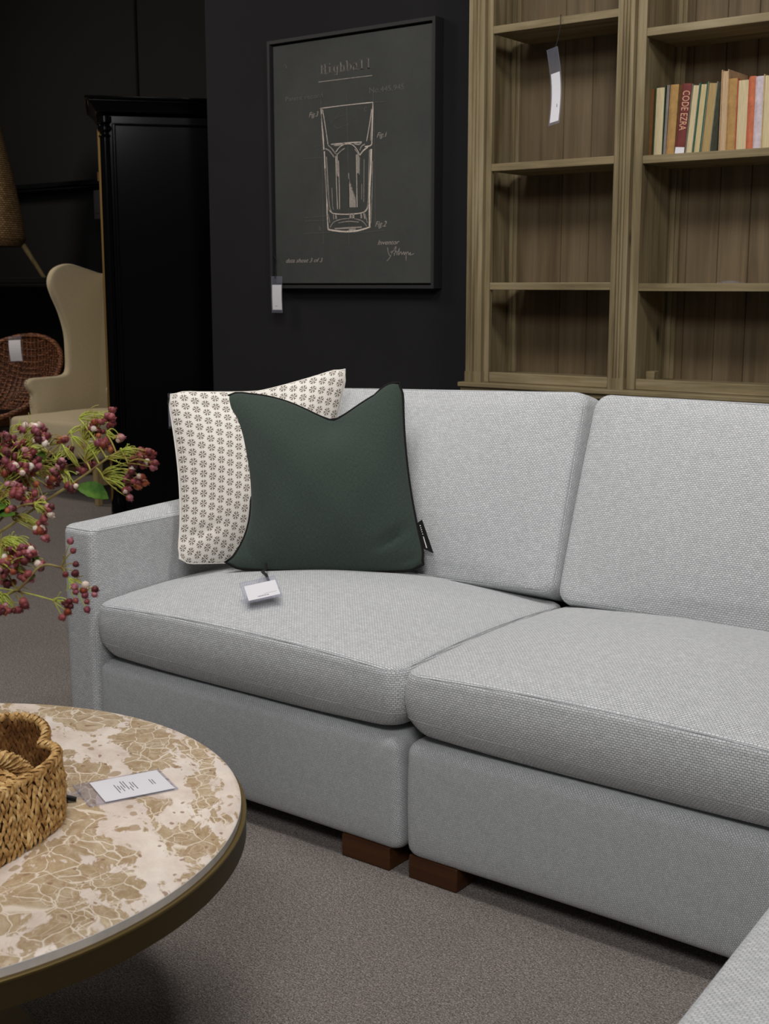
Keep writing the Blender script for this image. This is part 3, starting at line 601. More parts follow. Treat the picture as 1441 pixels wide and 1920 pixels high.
# ---------------------------------------------------------------- basket
BC = V((-1.63,.97,.42)); HB = .092
def lobe(th, top):
    k = abs(math.sin(4*(th-math.radians(16))))
    r0 = .230+.006*k; r1 = .208+.026*k**.75
    return r0*(1-top)+r1*top
def rimz(th): return HB*(.92+.10*abs(math.sin(4*(th-math.radians(16))))**.8)
bk = empty('woven_basket', BC, label='scalloped basket of braided water hyacinth with a loop handle, on the marble table', cat='basket')
def strand(mb, c, along, out, L, W, T):
    s = along.cross(out).normalized()
    pts = []
    for q, wq in ((-1,.12),(-.55,.8),(0,1),(.55,.8),(1,.12)):
        b = c+along*(q*L/2)+out*(T*(1-q*q)*.9)
        pts += [b-s*W/2*wq, b+out*T*.75*wq, b+s*W/2*wq, b-out*T*.5*wq]
    fs = []
    for j in range(4):
        for k in range(4):
            l = (k+1) % 4; fs.append((j*4+k, j*4+l, j*4+4+l, j*4+4+k))
    mb.add(pts, fs)
def wallpt(th, v):
    v = max(0, v)
    r = lobe(th, v**.8)+.004*math.sin(PI*v); return V((r*math.cos(th), r*math.sin(th), .003+v*rimz(th)))
outer, inner = MB(), MB()
br = random.Random(5)
NC = 150
for ro in range(9):
    for k in range(NC):
        th = 2*PI*(k+.5*(ro % 2))/NC
        v = (ro+.4)/9.0
        p = wallpt(th, v); pu = (wallpt(th, min(1, v+.05))-wallpt(th, v-.05)).normalized(); pt = (wallpt(th+.02, v)-wallpt(th-.02, v)).normalized()
        on = pt.cross(pu).normalized()
        if on.dot(V((math.cos(th), math.sin(th), 0))) < 0: on = -on
        tilt = (.34 if (k+ro) % 2 else -.30)+br.uniform(-.3,.3)
        al = (pu*math.cos(tilt)+pt*math.sin(tilt)).normalized()
        strand(outer, p+on*br.uniform(0,.002), al, on, br.uniform(.018,.026), br.uniform(.006,.0095), br.uniform(.003,.005))
        strand(inner, p-on*.005, (pu*math.cos(tilt)-pt*math.sin(tilt)).normalized(), -on, .022, .0085, .003)
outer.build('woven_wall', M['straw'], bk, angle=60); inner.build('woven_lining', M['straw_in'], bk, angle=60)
core = MB(); vs = []; fs = []
for j in range(7):
    for k in range(160):
        vs.append(wallpt(2*PI*k/160, j/6)-V((math.cos(2*PI*k/160), math.sin(2*PI*k/160), 0))*.003)
for j in range(6):
    for k in range(160): l = (k+1) % 160; fs.append((j*160+k, j*160+l, j*160+160+l, j*160+160+k))
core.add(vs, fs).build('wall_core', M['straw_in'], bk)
rim = MB(); rp = []; rr_ = []
for k in range(360):
    th = 2*PI*k/360; p = wallpt(th, 1); rp.append(p+V((0,0,.002))); rr_.append(.0062*(1+.22*math.sin(k*PI/2.6)))
rim.tube(rp, rr_, 8, closed=True)
for k in range(118):
    th = 2*PI*(k+br.uniform(-.3,.3))/118; p = wallpt(th, 1)+V((0,0,.002)); tn = (wallpt(th+.02,1)-wallpt(th-.02,1)).normalized()
    out = V((math.cos(th), math.sin(th), 0)); al = (tn*.55+V((0,0,1))*.75*(1 if k % 2 else 1)).normalized()
    strand(rim, p+out*.0055, al, out, .019, .007, .003); strand(rim, p+V((0,0,.0055)), (tn*.7+out*.7).normalized(), V((0,0,1)), .018, .007, .003)
rim.build('rim', M['straw'], bk, angle=60)
fl = MB()
for rg in range(14):
    r = .012+rg*.0155; nk = max(6, int(2*PI*r/.016))
    for k in range(nk):
        th = 2*PI*(k+.5*(rg % 2))/nk
        if r > lobe(th, 0)-.008: continue
        tn = V((-math.sin(th), math.cos(th), 0)); rd = V((math.cos(th), math.sin(th), 0)); tl = .45 if rg % 2 else -.45
        strand(fl, rd*r+V((0,0,.010)), (tn*math.cos(tl)+rd*math.sin(tl)).normalized(), V((0,0,1)), .024, .011, .005)
fl.lathe([(.001,.0),(.222,.0),(.222,.008),(.001,.008)], 48)
fl.build('woven_floor', M['straw'], bk, angle=60)
def handle(thc, sgn=1):
    h = MB(); a0 = wallpt(thc, .93); tn = V((-math.sin(thc), math.cos(thc), 0)); inn = V((-math.cos(thc), -math.sin(thc), 0))
    b0 = a0+V((0,0,0)); pts = []
    for i in range(41):
        q = i/40; a = PI*q
        pts.append(b0-tn*sgn*(.075*(1-math.cos(a)))+V((0,0,1))*(.048*math.sin(a)**.8)+inn*(.036*math.sin(a)+.010))
    h.tube(pts, [.0108+.0012*math.sin(i*2.4) for i in range(41)], 12)
    for i in range(1, 40):
        d = (pts[i+1]-pts[i-1]).normalized() if i < 40 else V((0,0,1)); o1 = d.orthogonal().normalized(); o2 = d.cross(o1)
        for k in range(7):
            a = 2*PI*k/7+i*.5; o3 = o1*math.cos(a)+o2*math.sin(a)
            strand(h, pts[i]+o3*.0105, (d*.5+o3.cross(d)*.85).normalized(), o3, .011, .0032, .0018)
    return h.build('handle', M['straw'], bk, angle=60)
handle(math.radians(25)); handle(math.radians(25+180))

# ---------------------------------------------------------------- vase and berry sprays
vs_ = empty('vase', (-1.63,.97,.431), label='small stone vase standing in the basket, holding the berry sprays, outside the left edge', cat='vase')
MB().lathe([(.045,0),(.062,.02),(.070,.09),(.055,.16),(.032,.20),(.036,.235),(.030,.233),(.026,.2),(.048,.15),(.06,.09),(.05,.03)], 40, cap=True).build('vase_body', M['marble_side'], vs_)
def berrymat(name, a, b, c):
    m = mat(name, b, .55, spec=.35); N = NT(m)
    oi = N.n('ShaderNodeObjectInfo'); n = N.noise(N.coord('Object'), 190, 3)
    f = N.math('ADD', N.math('MULTIPLY', n.outputs['Fac'], .6), N.math('MULTIPLY', oi.outputs['Random'], .4))
    N.base(N.ramp(f, [(.3, lin(a)), (.5, lin(b)), (.72, lin(c))])); N.bump(n.outputs['Fac'], .4, .001); return m
BM = [berrymat('wine_berry', (70,26,28), (112,46,48), (150,78,78)), berrymat('mauve_berry', (116,52,62), (150,82,92), (190,134,140)), berrymat('rust_berry', (110,44,26), (146,70,44), (172,104,66)), berrymat('cream_berry', (176,140,128), (212,192,176), (232,220,204))]
def berry_mesh(i, m):
    b = MB(); prof = []; n = 12
    for j in range(9):
        a = PI*j/8; r = .0047*math.sin(a)*(1+.04*math.sin(j*3+i)); prof.append((max(r,.0003), -.0046*math.cos(a)*(.92)))
    vs = []; fs = []
    for j, (r, z) in enumerate(prof):
        for k in range(n):
            q = 1+.05*math.sin(3*2*PI*k/n+i); vs.append((r*q*math.cos(2*PI*k/n), r*q*math.sin(2*PI*k/n), z))
    for j in range(8):
        for k in range(n): l = (k+1) % n; fs.append((j*n+k, j*n+l, j*n+n+l, j*n+n+k))
    b.add(vs, fs)
    for k in range(5):                                        # dried sepals at the tip
        a = 2*PI*k/5; d = V((math.cos(a), math.sin(a), 0)); s = V((-d.y, d.x, 0))*.0008
        p0 = d*.0008+V((0,0,.0040)); p1 = d*.0026+V((0,0,.0062))
        b.add([p0-s, p0+s, p1, p0-s*.5+V((0,0,.0006))], [(0,1,2),(0,2,3),(1,3,2)])
    o = b.build('berry', m, angle=50); me = o.data; bpy.data.objects.remove(o); return me
BME = [berry_mesh(i, BM[k]) for i, k in enumerate([0,0,0,0,0,1,1,2,3])]
def twigmat(name, a, b):
    m = mat(name, a, .6, spec=.3); N = NT(m)
    N.base(N.ramp(N.noise(N.coord('Object'), 34, 3).outputs['Fac'], [(.36, lin(b)), (.58, lin(a))])); return m
M['twig'] = twigmat('green_twig', (176,186,78), (140,116,58)); M['stem'] = twigmat('olive_stem', (146,134,78), (112,90,56))
M['leaf'] = twigmat('green_leaf', (84,116,42), (48,82,28)); M['leaf'].node_tree.nodes['Principled BSDF'].inputs['Specular IOR Level'].default_value = .1
def bez(p0, p1, p2, n=8): return [p0*(1-q)**2+p1*2*q*(1-q)+p2*q*q for q in [i/n for i in range(n+1)]]
rb = random.Random(21)
def add_berry(par, p, direction):
    o = bpy.data.objects.new('berry', rb.choice(BME)); COL.objects.link(o); o.parent = par; o.location = p
    o.rotation_mode = 'QUATERNION'; o.rotation_quaternion = direction.to_track_quat('Z', 'Y'); s = rb.uniform(.78,1.18); o.scale = (s, s, s*rb.uniform(.9,1.15))
def leaf(par, a, b, hw, up=V((0,0,1))):
    a, b = V(a), V(b); d = b-a; s = d.cross(V((.3,-.5,.8))).normalized(); nn = s.cross(d).normalized()
    mb = MB(); vs = []; fs = []; n = 10
    for i in range(n+1):
        q = i/n; w = hw*.66*(math.sin(PI*min(1, q**1.15*.97+.02))**.85)*(1+.06*math.sin(i*2.9)); c = a+d*q+nn*(.18*d.length*math.sin(PI*q)*.5)
        for k, h in ((-1,.25),(-.5,.08),(0,0),(.5,.08),(1,.25)): vs.append(c+s*w*k+nn*(h*w))
    for i in range(n):
        for k in range(4): fs.append((i*5+k, i*5+k+1, i*5+6+k, i*5+5+k))
    m2 = len(vs); vs += [v-nn*.0005 for v in vs]; fs += [tuple(x+m2 for x in f[::-1]) for f in fs]
    mb.add(vs, fs).build('leaf', M['leaf'], par)
VM = V((-1.63,.97,.64))
def spray(label, path, leaves=()):
    t = empty('berry_spray', VM, label=label, cat='flowers', group='berry sprays in the vase')
    P = [V(p)-VM for p in path]
    pts = [V((0,0,-.12)), V((.002,.0,0))]+[P[0]*.45+V((0,0,.05))]+P
    sm = []
    for i in range(len(pts)-1):                                 # smooth through the points
        p0, p1, p2, p3 = pts[max(i-1,0)], pts[i], pts[i+1], pts[min(i+2,len(pts)-1)]
        for k in range(5):
            q = k/5; sm.append(.5*((2*p1)+(-p0+p2)*q+(2*p0-5*p1+4*p2-p3)*q*q+(-p0+3*p1-3*p2+p3)*q**3))
    sm.append(pts[-1]); n = len(sm)
    MB().tube(sm, [.0026-(.0013*i/n) for i in range(n)], 8).build('stem', M['stem'], t)
    for a, b, h in leaves: leaf(t, V(a)-VM, V(b)-VM, h)
    return t, sm
for si, (lab, path, cl) in enumerate(SPRAYS):
    lv = {0: [LEAVES[0]], 1: [LEAVES[2]], 2: [LEAVES[1], LEAVES[4]], 3: [LEAVES[3], LEAVES[5]]}.get(si, [])
    t, sm = spray(lab, path, lv)
    for (nd, c, r, cnt) in cl:
        nd, c = V(nd)-VM, V(c)-VM
        near = min(sm, key=lambda p: (p-nd).length); tw = MB()
        mid = (near+nd)/2+V((0,0,.006)); tw.tube(bez(near, mid, nd), .0012, 6)
        out = (c-nd).normalized(); ax = (c-nd)
        for k in range(cnt):
            d = V((rb.gauss(0,1), rb.gauss(0,1), rb.gauss(0,1))).normalized()*r*rb.uniform(.3,1.05)
            p = c+d
            ctl = nd+ax*.45+d*.8+V((rb.uniform(-1,1), rb.uniform(-1,1), rb.uniform(-.4,1.6)))*.011
            w = bez(nd, ctl, p, 7); tw.tube(w, [.0008]*4+[.0006]*4, 5)
            dr = (p-ctl).normalized(); add_berry(t, p+dr*.003, dr)
            if k % 3:                                      # empty side twigs
                q = w[3]; e = q+(d.normalized()*.6+out*.6+V((0,0,.3)))*rb.uniform(.008,.022); tw.tube(bez(q, (q+e)/2+V((0,0,.005)), e, 4), .0005, 4)
        tw.build('twig', M['twig'], t, angle=80)
path, inds, nds = [SP5[0], SP5[1], SP5[2]+SP5[3]]
t, sm = spray('thin open berry spray hanging lowest, in front of the sofa arm', path)
tw = MB(); done = {}
for nd, b in inds:
    nd, b = V(nd)-VM, V(b)-VM; key = tuple(round(x, 3) for x in nd)
    if key not in done:
        near = min(sm, key=lambda p: (p-nd).length) if len(done) == 0 else V(nds[0] if len(done) == 2 else path[-1])-VM
        tw.tube(bez(near, (near+nd)/2+V((0,0,.004)), nd), .0010, 6); done[key] = 1
    ctl = nd*.55+b*.45+V((rb.uniform(-1,1), rb.uniform(-1,1), rb.uniform(0,1.4)))*.006
    tw.tube(bez(nd, ctl, b, 7), .0007, 5); dr = (b-ctl).normalized(); add_berry(t, b, dr)
    if rb.random() < .6:
        e = ctl+V((rb.uniform(-1,1), rb.uniform(-1,1), rb.uniform(-.6,.8)))*.010; tw.tube([ctl*.7+nd*.3, e], .0006, 4)
tw.build('twig', M['twig'], t, angle=80)

# ---------------------------------------------------------------- picture
YP = 4.055
pic = empty('framed_picture', (-3.238,4.098,1.18), label='black framed chalkboard style drawing of a glass titled Highball, on the dark wall', cat='picture')
def rel(mb, o): mb.v = [(x-o[0], y-o[1], z-o[2]) for x, y, z in mb.v]; return mb
PO = (-3.238,4.098,1.18)
fx0, fx1, fz0, fz1 = -3.656, -2.820, 1.188, 2.178
mb = MB()
for a, b in (((fx0,4.043,fz0),(fx0+.013,4.098,fz1)), ((fx1-.013,4.043,fz0),(fx1,4.098,fz1)), ((fx0+.013,4.043,fz0),(fx1-.013,4.098,fz0+.013)), ((fx0+.013,4.043,fz1-.013),(fx1-.013,4.098,fz1))): mb.box(a, b)
mb.box((fx0+.01,4.085,fz0+.01), (fx1-.01,4.097,fz1-.01))
rel(mb, PO).build('frame', M['frame_black'], pic, smooth=False)
rel(MB().box((fx0+.021,4.058,fz0+.021), (fx1-.021,4.083,fz1-.021)), PO).build('canvas', M['board'], pic, smooth=False)
def ribbon(mb, pts, w, y=4.0566):
    pts = [V((p[0], 0, p[1])) for p in pts]
    if len(pts) > 2:
        q = []
        for i in range(len(pts)-1):
            p0, p1, p2, p3 = pts[max(i-1,0)], pts[i], pts[i+1], pts[min(i+2,len(pts)-1)]
            for k in range(4):
                s = k/4; q.append(.5*((2*p1)+(-p0+p2)*s+(2*p0-5*p1+4*p2-p3)*s*s+(-p0+3*p1-3*p2+p3)*s**3))
        pts = q+[pts[-1]]
    vs = []; fs = []
    for i, p in enumerate(pts):
        t = pts[min(i+1, len(pts)-1)]-pts[max(i-1, 0)]; n = V((-t.z, 0, t.x)).normalized()*w/2*rnd.uniform(.8,1.15)
        vs += [(p.x+n.x, y, p.z+n.z), (p.x-n.x, y, p.z-n.z)]
    for i in range(len(pts)-1): fs.append((i*2, i*2+1, i*2+3, i*2+2))
    mb.add(vs, fs)
ch = [MB(), MB(), MB()]
for w, b, pts in STROKES: ribbon(ch[b], pts, w*.00075+.0006)
ttl = MB()
LET = {'H': [[(.15,0),(.15,1)],[(.85,0),(.85,1)],[(.15,.52),(.85,.52)],[(0,0),(.32,0)],[(.68,0),(1,0)],[(0,1),(.32,1)],[(.68,1),(1,1)]],
 'i': [[(.5,0),(.5,.66)],[(.18,.66),(.5,.66)],[(.12,0),(.88,0)],[(.46,.95),(.54,.97)]],
 'g': [[(.72,.62),(.4,.68),(.14,.5),(.14,.22),(.4,.05),(.72,.14)],[(.72,.66),(.74,-.12),(.5,-.3),(.2,-.24)],[(.72,.66),(.95,.66)]],
 'h': [[(.2,0),(.2,1)],[(.05,1),(.2,1)],[(.2,.45),(.45,.66),(.75,.6),(.8,.4),(.8,0)],[(.02,0),(.38,0)],[(.62,0),(.98,0)]],
 'b': [[(.2,0),(.2,1)],[(.02,1),(.2,1)],[(.2,.5),(.5,.68),(.85,.5),(.88,.25),(.6,.02),(.2,.1)]],
 'a': [[(.2,.58),(.5,.68),(.72,.55),(.72,.08),(.95,.02)],[(.72,.38),(.3,.36),(.14,.18),(.3,.02),(.55,.04),(.72,.18)]],
 'l': [[(.5,0),(.5,1)],[(.18,1),(.5,1)],[(.1,0),(.9,0)]]}
for i, c in enumerate('Highball'):
    for st in LET[c]:
        for dx in (-.0004, .0004):
            ribbon(ttl, [(-3.381+i*.0322+x*.0262+dx, 2.027+z*.0355) for x, z in st], .0030, 4.0564)
def text(mb, body, x0, z0, width, shear=0, h=None, y=4.0566):
    c = bpy.data.curves.new('t', 'FONT'); c.body = body; c.shear = shear; c.size = 1; c.resolution_u = 3
    o = bpy.data.objects.new('t', c); COL.objects.link(o)
    me = o.to_mesh(); xs = [v.co.x for v in me.vertices]; k = width/(max(xs)-min(xs)); x_ = min(xs)
    kz = k if h is None else h
    mb.add([(x0+(v.co.x-x_)*k, y, z0+v.co.y*kz) for v in me.vertices], [tuple(p.vertices) for p in me.polygons])
    o.to_mesh_clear(); bpy.data.objects.remove(o); bpy.data.curves.remove(c)
rel(ttl, PO).build('title_lettering', M['chalk2'], pic, smooth=False)
for body, x_, z_, w_, sh_, h_, k_ in (('Patent record',-3.570,1.9376,.197,0,.026,0), ('No.445,945',-3.138,1.9333,.166,0,.030,0), ('Fig.3',-3.446,1.867,.050,.4,None,1), ('Fig.1',-3.102,1.765,.049,.4,None,1), ('Fig.2',-3.111,1.4265,.057,.4,None,1),
   ('C',-3.165,1.868,.014,0,None,0), ('R',-3.399,1.417,.014,0,None,0), ('Inventor',-3.098,1.357,.106,.4,.026,1), ('data sheet 3 of 3',-3.579,1.293,.199,.4,.024,1)):
    tx = MB(); text(tx, body, x_, z_, w_, sh_, h_); rel(tx, PO).build('caption_lettering', M['chalk%d' % k_], pic, smooth=False)
for k, nm_ in enumerate(('guide_lines','glass_shading','glass_outline')): rel(ch[k], PO).build(nm_, M['chalk%d' % k], pic, smooth=False)

# ---------------------------------------------------------------- bookcases
YB = 3.88
def pilaster(parent, x0, x1, z0, z1, yf=3.622):
    w = x1-x0; n = 3; pr = [(x0, 3.66)]; pr.append((x0, yf)); fw = w*.62; a = x0+(w-fw)/2
    for i in range(n):
        g0 = a+fw*i/n; g1 = a+fw*(i+1)/n; m = (g0+g1)/2; q = (g1-g0)*.30
        pr += [(m-q, yf), (m-q*.6, yf+.005), (m+q*.6, yf+.005), (m+q, yf)]
    pr += [(x1, yf), (x1, 3.66)]
    mb = MB(); N = len(pr); zz = [z0+.035, z1]
    mb.add([(x, y, z) for z in zz for x, y in pr], [(i, (i+1) % N, N+(i+1) % N, N+i) for i in range(N)]+[tuple(range(N, 2*N))])
    mb.box((x0-.002, yf-.002, z0), (x1+.002, 3.66, z0+.035))
    return mb.build('pilaster', M['oak_v'], parent, smooth=False)
def bookcase(label, x0, x1, ix0, ix1, shelves, planks, pil, seed, group='weathered wood bookcases'):
    t = empty('bookcase', (0,0,0), label=label, cat='bookcase', group=group)
    zt = 2.75
    MB().box((x0,3.648,.0), (x0+.022,YB+.02,zt)).build('side_panel', M['oak_v'], t, smooth=False)
    MB().box((x1-.022,3.648,.0), (x1,YB+.02,zt)).build('side_panel', M['oak_v'], t, smooth=False)
    MB().box((x0,3.640,.878), (ix0,3.660,zt)).build('stile', M['oak_v'], t, bevel=.002)
    MB().box((ix1,3.640,.878), (x1,3.660,zt)).build('stile', M['oak_v'], t, bevel=.002)
    for a, b in pil: pilaster(t, a, b, .878, zt)
    MB().box((ix0,3.644,.878), (ix1,3.664,.912)).build('bottom_rail', M['oak_h'], t, bevel=.003)
    MB().box((x0+.022,3.664,.880), (x1-.022,YB,.900)).build('bottom_board', M['oak_h'], t, smooth=False)
    for z in shelves:
        MB().box((ix0-.004,3.643,z-.024), (ix1+.004,YB,z)).build('shelf', M['oak_h'], t, bevel=.002)
    # plank back, v-grooved
    mb = MB(); xs = [x0+.02]+planks+[x1-.02]
    for a, b in zip(xs[:-1], xs[1:]):
        pr = [(a, YB+.005), (a+.002, YB), (b-.002, YB), (b, YB+.005), (b, YB+.018), (a, YB+.018)]
        N = len(pr); mb.add([(x, y, z) for z in (.88, zt) for x, y in pr], [(i, (i+1) % N, N+(i+1) % N, N+i) for i in range(N)])
    mb.build('back_panel', M['oak_back'], t, smooth=False)
    for a in (x0+.022, x1-.022-.034):
        MB().box((a,YB-.016,.90), (a+.034,YB,zt)).box((a+.008,YB-.024,.90), (a+.022,YB-.016,zt)).build('corner_moulding', M['oak_v'], t, bevel=.002)
    MB().box((x0-.006,3.596,.862), (x1+.001,YB+.02,.878)).box((x0-.001,3.606,.846), (x1,YB+.02,.862)).build('ledge', M['oak_h'], t, bevel=.004)
    MB().box((x0,3.64,.0), (x1,YB+.02,.846)).build('lower_cabinet', M['oak_v'], t, smooth=False)
    MB().box((x0+.04,3.63,.10), (x1-.04,3.64,.79)).build('cabinet_door', M['oak_v'], t, bevel=.004)
    MB().box((x0-.02,3.60,zt), (x1+.02 if x1 > -1 else x1,YB+.02,zt+.06)).build('cornice', M['oak_h'], t, bevel=.01)
    return t
bookcase('narrow left bay of the weathered wood bookcase, its shelves empty but for a hanging tag', -2.402, -1.803, -2.312, -1.868, [2.022, 1.592, 1.209], [-2.18,-2.075,-1.97], [(-2.392,-2.331),(-1.853,-1.803)], 1)
bookcase('wider right bay of the weathered wood bookcase, with old books on its upper shelf', -1.8025, -.62, -1.772, -.70, [1.955, 1.587, 1.206], [-1.725,-1.62,-1.52,-1.42,-1.32,-1.22,-1.12,-1.02,-.92,-.82,-.72], [(-.69,-.63)], 2)
# small things left on the shelves
o = MB().box((-1.525,3.655,1.2065), (-1.455,3.70,1.2095)).box((-1.51,3.66,1.2095),(-1.47,3.69,1.213)).build('shelf_tag', M['clear'], smooth=False); tag(o, 'clear plastic tag lying flat on the middle shelf of the right bookcase', 'tag')
o = MB().box((-1.765,3.70,.9005), (-1.735,3.735,.934)).build('wood_block', M['oak_h'], bevel=.003); tag(o, 'small pale wood block in the left corner of the right bookcase, on its lowest board', 'block')

# ---------------------------------------------------------------- books
def cl(name, c, v=.85): 
    m = mat(name, c, .75, spec=.2); N = NT(m); n = N.noise(N.coord('Object'), 60, 4)
    N.base(N.ramp(n.outputs['Fac'], [(.3, lin(tuple(x*v for x in c))), (.7, lin(c))])); return m
def pagemat(name, c):
    m = mat(name, c, .9, spec=.1); N = NT(m)
    w = N.noise(N.coord('Object', (1,.02,.02)), 900, 2)
    N.base(N.ramp(w.outputs['Fac'], [(.3, lin(tuple(x*.8 for x in c))), (.7, lin(c))])); return m
PG = {'cream': pagemat('cream_pages', (206,186,140)), 'tan': pagemat('tan_pages', (178,152,104)), 'pink': pagemat('pinkish_pages', (200,172,136)), 'white': pagemat('white_pages', (212,196,196)), 'pale': pagemat('pale_pages', (214,196,156))}
ZS = 1.587
def book(label, xb, w, h, lean, cover, pages='cream', spine=False, d=.15, y=3.70, txt=None):
    t = empty('book', (xb, y, ZS+.0005), label=label, cat='book', group='old books on the upper shelf')
    c = M.setdefault(cover, cl('cover_%s' % cover, COVERS[cover])) if isinstance(cover, str) else cover
    b = .0022
    mb = MB()
    mb.box((0,0,0), (b,d,h)).box((w-b,0,0), (w,d,h))
    if spine:
        n = 8; pr = [(0,.006)]+[(w/2-w/2*math.cos(PI*i/n), .004-.005*math.sin(PI*i/n)) for i in range(n+1)]+[(w,.006)]
        k = len(pr); mb.add([(x, yy, z) for z in (0,h) for x, yy in pr], [(i, i+1, k+i+1, k+i) for i in range(k-1)]+[tuple(range(k, 2*k))])
    else: mb.box((0,d-b,0), (w,d,h))
    mb.build('cover', c, t, smooth=False)
    MB().box((b,.006 if spine else .004,.003), (w-b,d-b,h-.004)).build('pages', PG[pages], t, smooth=False)
    if txt:
        lm = MB(); text(lm, txt, 0, 0, h*.55, 0, h*.17)
        body = lm.v; lm.v = [(w*.20+z_*.92, -.0018, h*.90-(x_)) for x_, yy, z_ in body]
        lm.build('spine_title', M['spine_ink'], t, smooth=False)
        MB().box((.001,-.0016,.004),(w-.001,.0,.024)).build('publisher_band', M['card'], t, smooth=False)
    t.rotation_euler = (0, lean, 0)
    return t
COVERS = {'brown': (120,82,44), 'green': (58,84,62), 'tanc': (168,136,88), 'red': (118,60,55), 'greygreen': (122,128,112), 'teal': (48,104,84), 'kraft': (176,138,84), 'pinkc': (196,160,124), 'redc': (186,88,66), 'orange': (198,112,78), 'lilac': (206,192,198), 'creamc': (206,182,140), 'greyc': (150,140,134)}
M['spine_ink'] = mat('spine_ink', (206,160,128), .7)
L5 = math.radians(4.6)
B = [("brown spined book at the far left end of the row of old books", -1.7955,.024,.200,math.radians(.8),'brown','tan',True),
 ("thick cream paged book, second from the left end of the row of old books", -1.768,.032,.206,math.radians(.8),'green','pale',False),
 ("thin book with grey cover edges, third from the left of the old books", -1.733,.007,.207,math.radians(1.6),'greyc','white',False),
 ("brown spined book directly left of the red spined book", -1.7235,.026,.207,math.radians(2.2),'kraft','tan',True),
 ("red spined book titled CODE EZRA", -1.6955,.031,.208,L5,'red','cream',True),
 ("cream paged book leaning directly right of the red spined book", -1.663,.0235,.204,L5,'greygreen','pale',False),
 ("leaning cream book between grey green and teal covers", -1.638,.023,.205,L5,'teal','cream',False),
 ("tan paged leaning book directly left of the tallest book", -1.6135,.030,.206,L5,'greygreen','tan',False),
 ("tallest pale book of the row, standing upright", -1.5565,.0215,.234,0,'pinkc','pink',False),
 ("kraft brown book directly right of the tallest book", -1.5345,.027,.207,0,'kraft','tan',True),
 ("cream paged book between red and orange covers", -1.507,.036,.204,0,'redc','pale',False),
 ("orange spined book among the old books", -1.4705,.0185,.208,0,'orange','cream',True),
 ("pale lilac white book right of the orange spined book", -1.4515,.0225,.206,0,'lilac','white',True),
 ("cream book at the right edge of the picture, next to the lilac white one", -1.4285,.028,.210,0,'creamc','pale',False)]
for lab, x, w, h, ln, cv, pg, sp in B: book(lab, x, w, h, ln, cv, pg, sp, txt='CODE EZRA' if 'CODE' in lab else None)

# ---------------------------------------------------------------- armoire
AA = V((-4.72,4.06,0)); AR = math.radians(49.07)
ar = empty('armoire', AA, AR, label='tall black lacquered armoire with a moulded cornice, left of the framed picture', cat='armoire')
# local: x along the visible side panel (front -> back), y away from the viewer
AL, AW, AH = .64, .50, 2.055
MB().box((.03,.012,.09), (AL,AW,AH-.08)).build('carcass', M['black_lacquer'], ar, bevel=.004)
mb = MB(); mb.box((.058,0,.12), (.075,.02,AH-.115)).box((AL-.05,0,.12), (AL-.035,.02,AH-.115)).box((.06,0,.12),(AL-.04,.02,.135)).box((.06,0,AH-.125),(AL-.04,.02,AH-.115))
mb.build('side_moulding', M['black_lacquer'], ar, bevel=.005)
pf = [(0,0),(.008,.003),(.010,.012),(.014,.018),(.022,.034),(.038,.054),(.042,.058),(.042,.066),(.054,.070),(.056,.084),(.0,.086)]
mb = MB(); vs = []; fs = []; N = len(pf)
for ox, z in pf:
    vs += [(-.005-ox,-.008-ox,AH-.070+z*.80), (AL+.01+ox,-.008-ox,AH-.070+z*.80), (AL+.01+ox,AW+.01+ox,AH-.070+z*.80), (-.005-ox,AW+.01+ox,AH-.070+z*.80)]
for i in range(N-1):
    for k in range(4): l = (k+1) % 4; fs.append((i*4+k, i*4+l, i*4+4+l, i*4+4+k))
fs.append(tuple((N-1)*4+k for k in range(4))); fs.append((3,2,1,0))
mb.add(vs, fs).build('cornice', M['black_lacquer'], ar, bevel=.003)
cp = [(.030,.10),(.036,.12),(.034,.16),(.026,.18),(.024,.22),(.0255,1.0),(.024,AH-.18),(.030,AH-.172),(.022,AH-.165),(.022,AH-.158),(.033,AH-.146),(.033,AH-.134),(.024,AH-.122),(.034,AH-.112),(.034,AH-.086)]
for yy in (.022, AW-.03): MB().lathe(cp, 20, Matrix.Translation((.026,yy,0))).build('column', M['black_lacquer'], ar)
for yy0, yy1 in ((.05,AW/2-.002),(AW/2+.002,AW-.05)):
    d = MB().box((-.004,yy0,.16), (.03,yy1,AH-.18)).build('door', M['black_lacquer'], ar, bevel=.003)
MB().box((-.0085,.030,.14), (.004,.040,AH-.14)).build('gilt_edge', M['gilt'], ar, bevel=.002)
for z in (1.70, .5): MB().tube([(-.009,.035,z-.02),(-.009,.035,z+.02)], .006, 8).build('hinge', M['gilt'], ar)
MB().box((-.01,-.008,0), (AL+.01,AW+.01,.10)).build('plinth', M['black_lacquer'], ar, bevel=.006)
o = price_tag('dim grey price tag hanging edge on against the side of the black armoire', AA+V((math.cos(AR),math.sin(AR),0))*.305+V((.01,-.02,.52)), (.25,-.97,0), (0,0,1), .035, .17, .004, .01, .028, .15)

# ---------------------------------------------------------------- wingback chair
dF = (-RT*.60-FW*.80); dN = (RT*.80-FW*.60)      # forward, near side
far_front = V((-6.128*1.0, 4.495, 0))
org = far_front-dF*.63+dN*.37
wc = empty('wingback_chair', (org.x, org.y, 0), math.atan2(dF.y, dF.x), label='oatmeal linen wingback chair with nailhead trim on pale wood legs', cat='armchair')
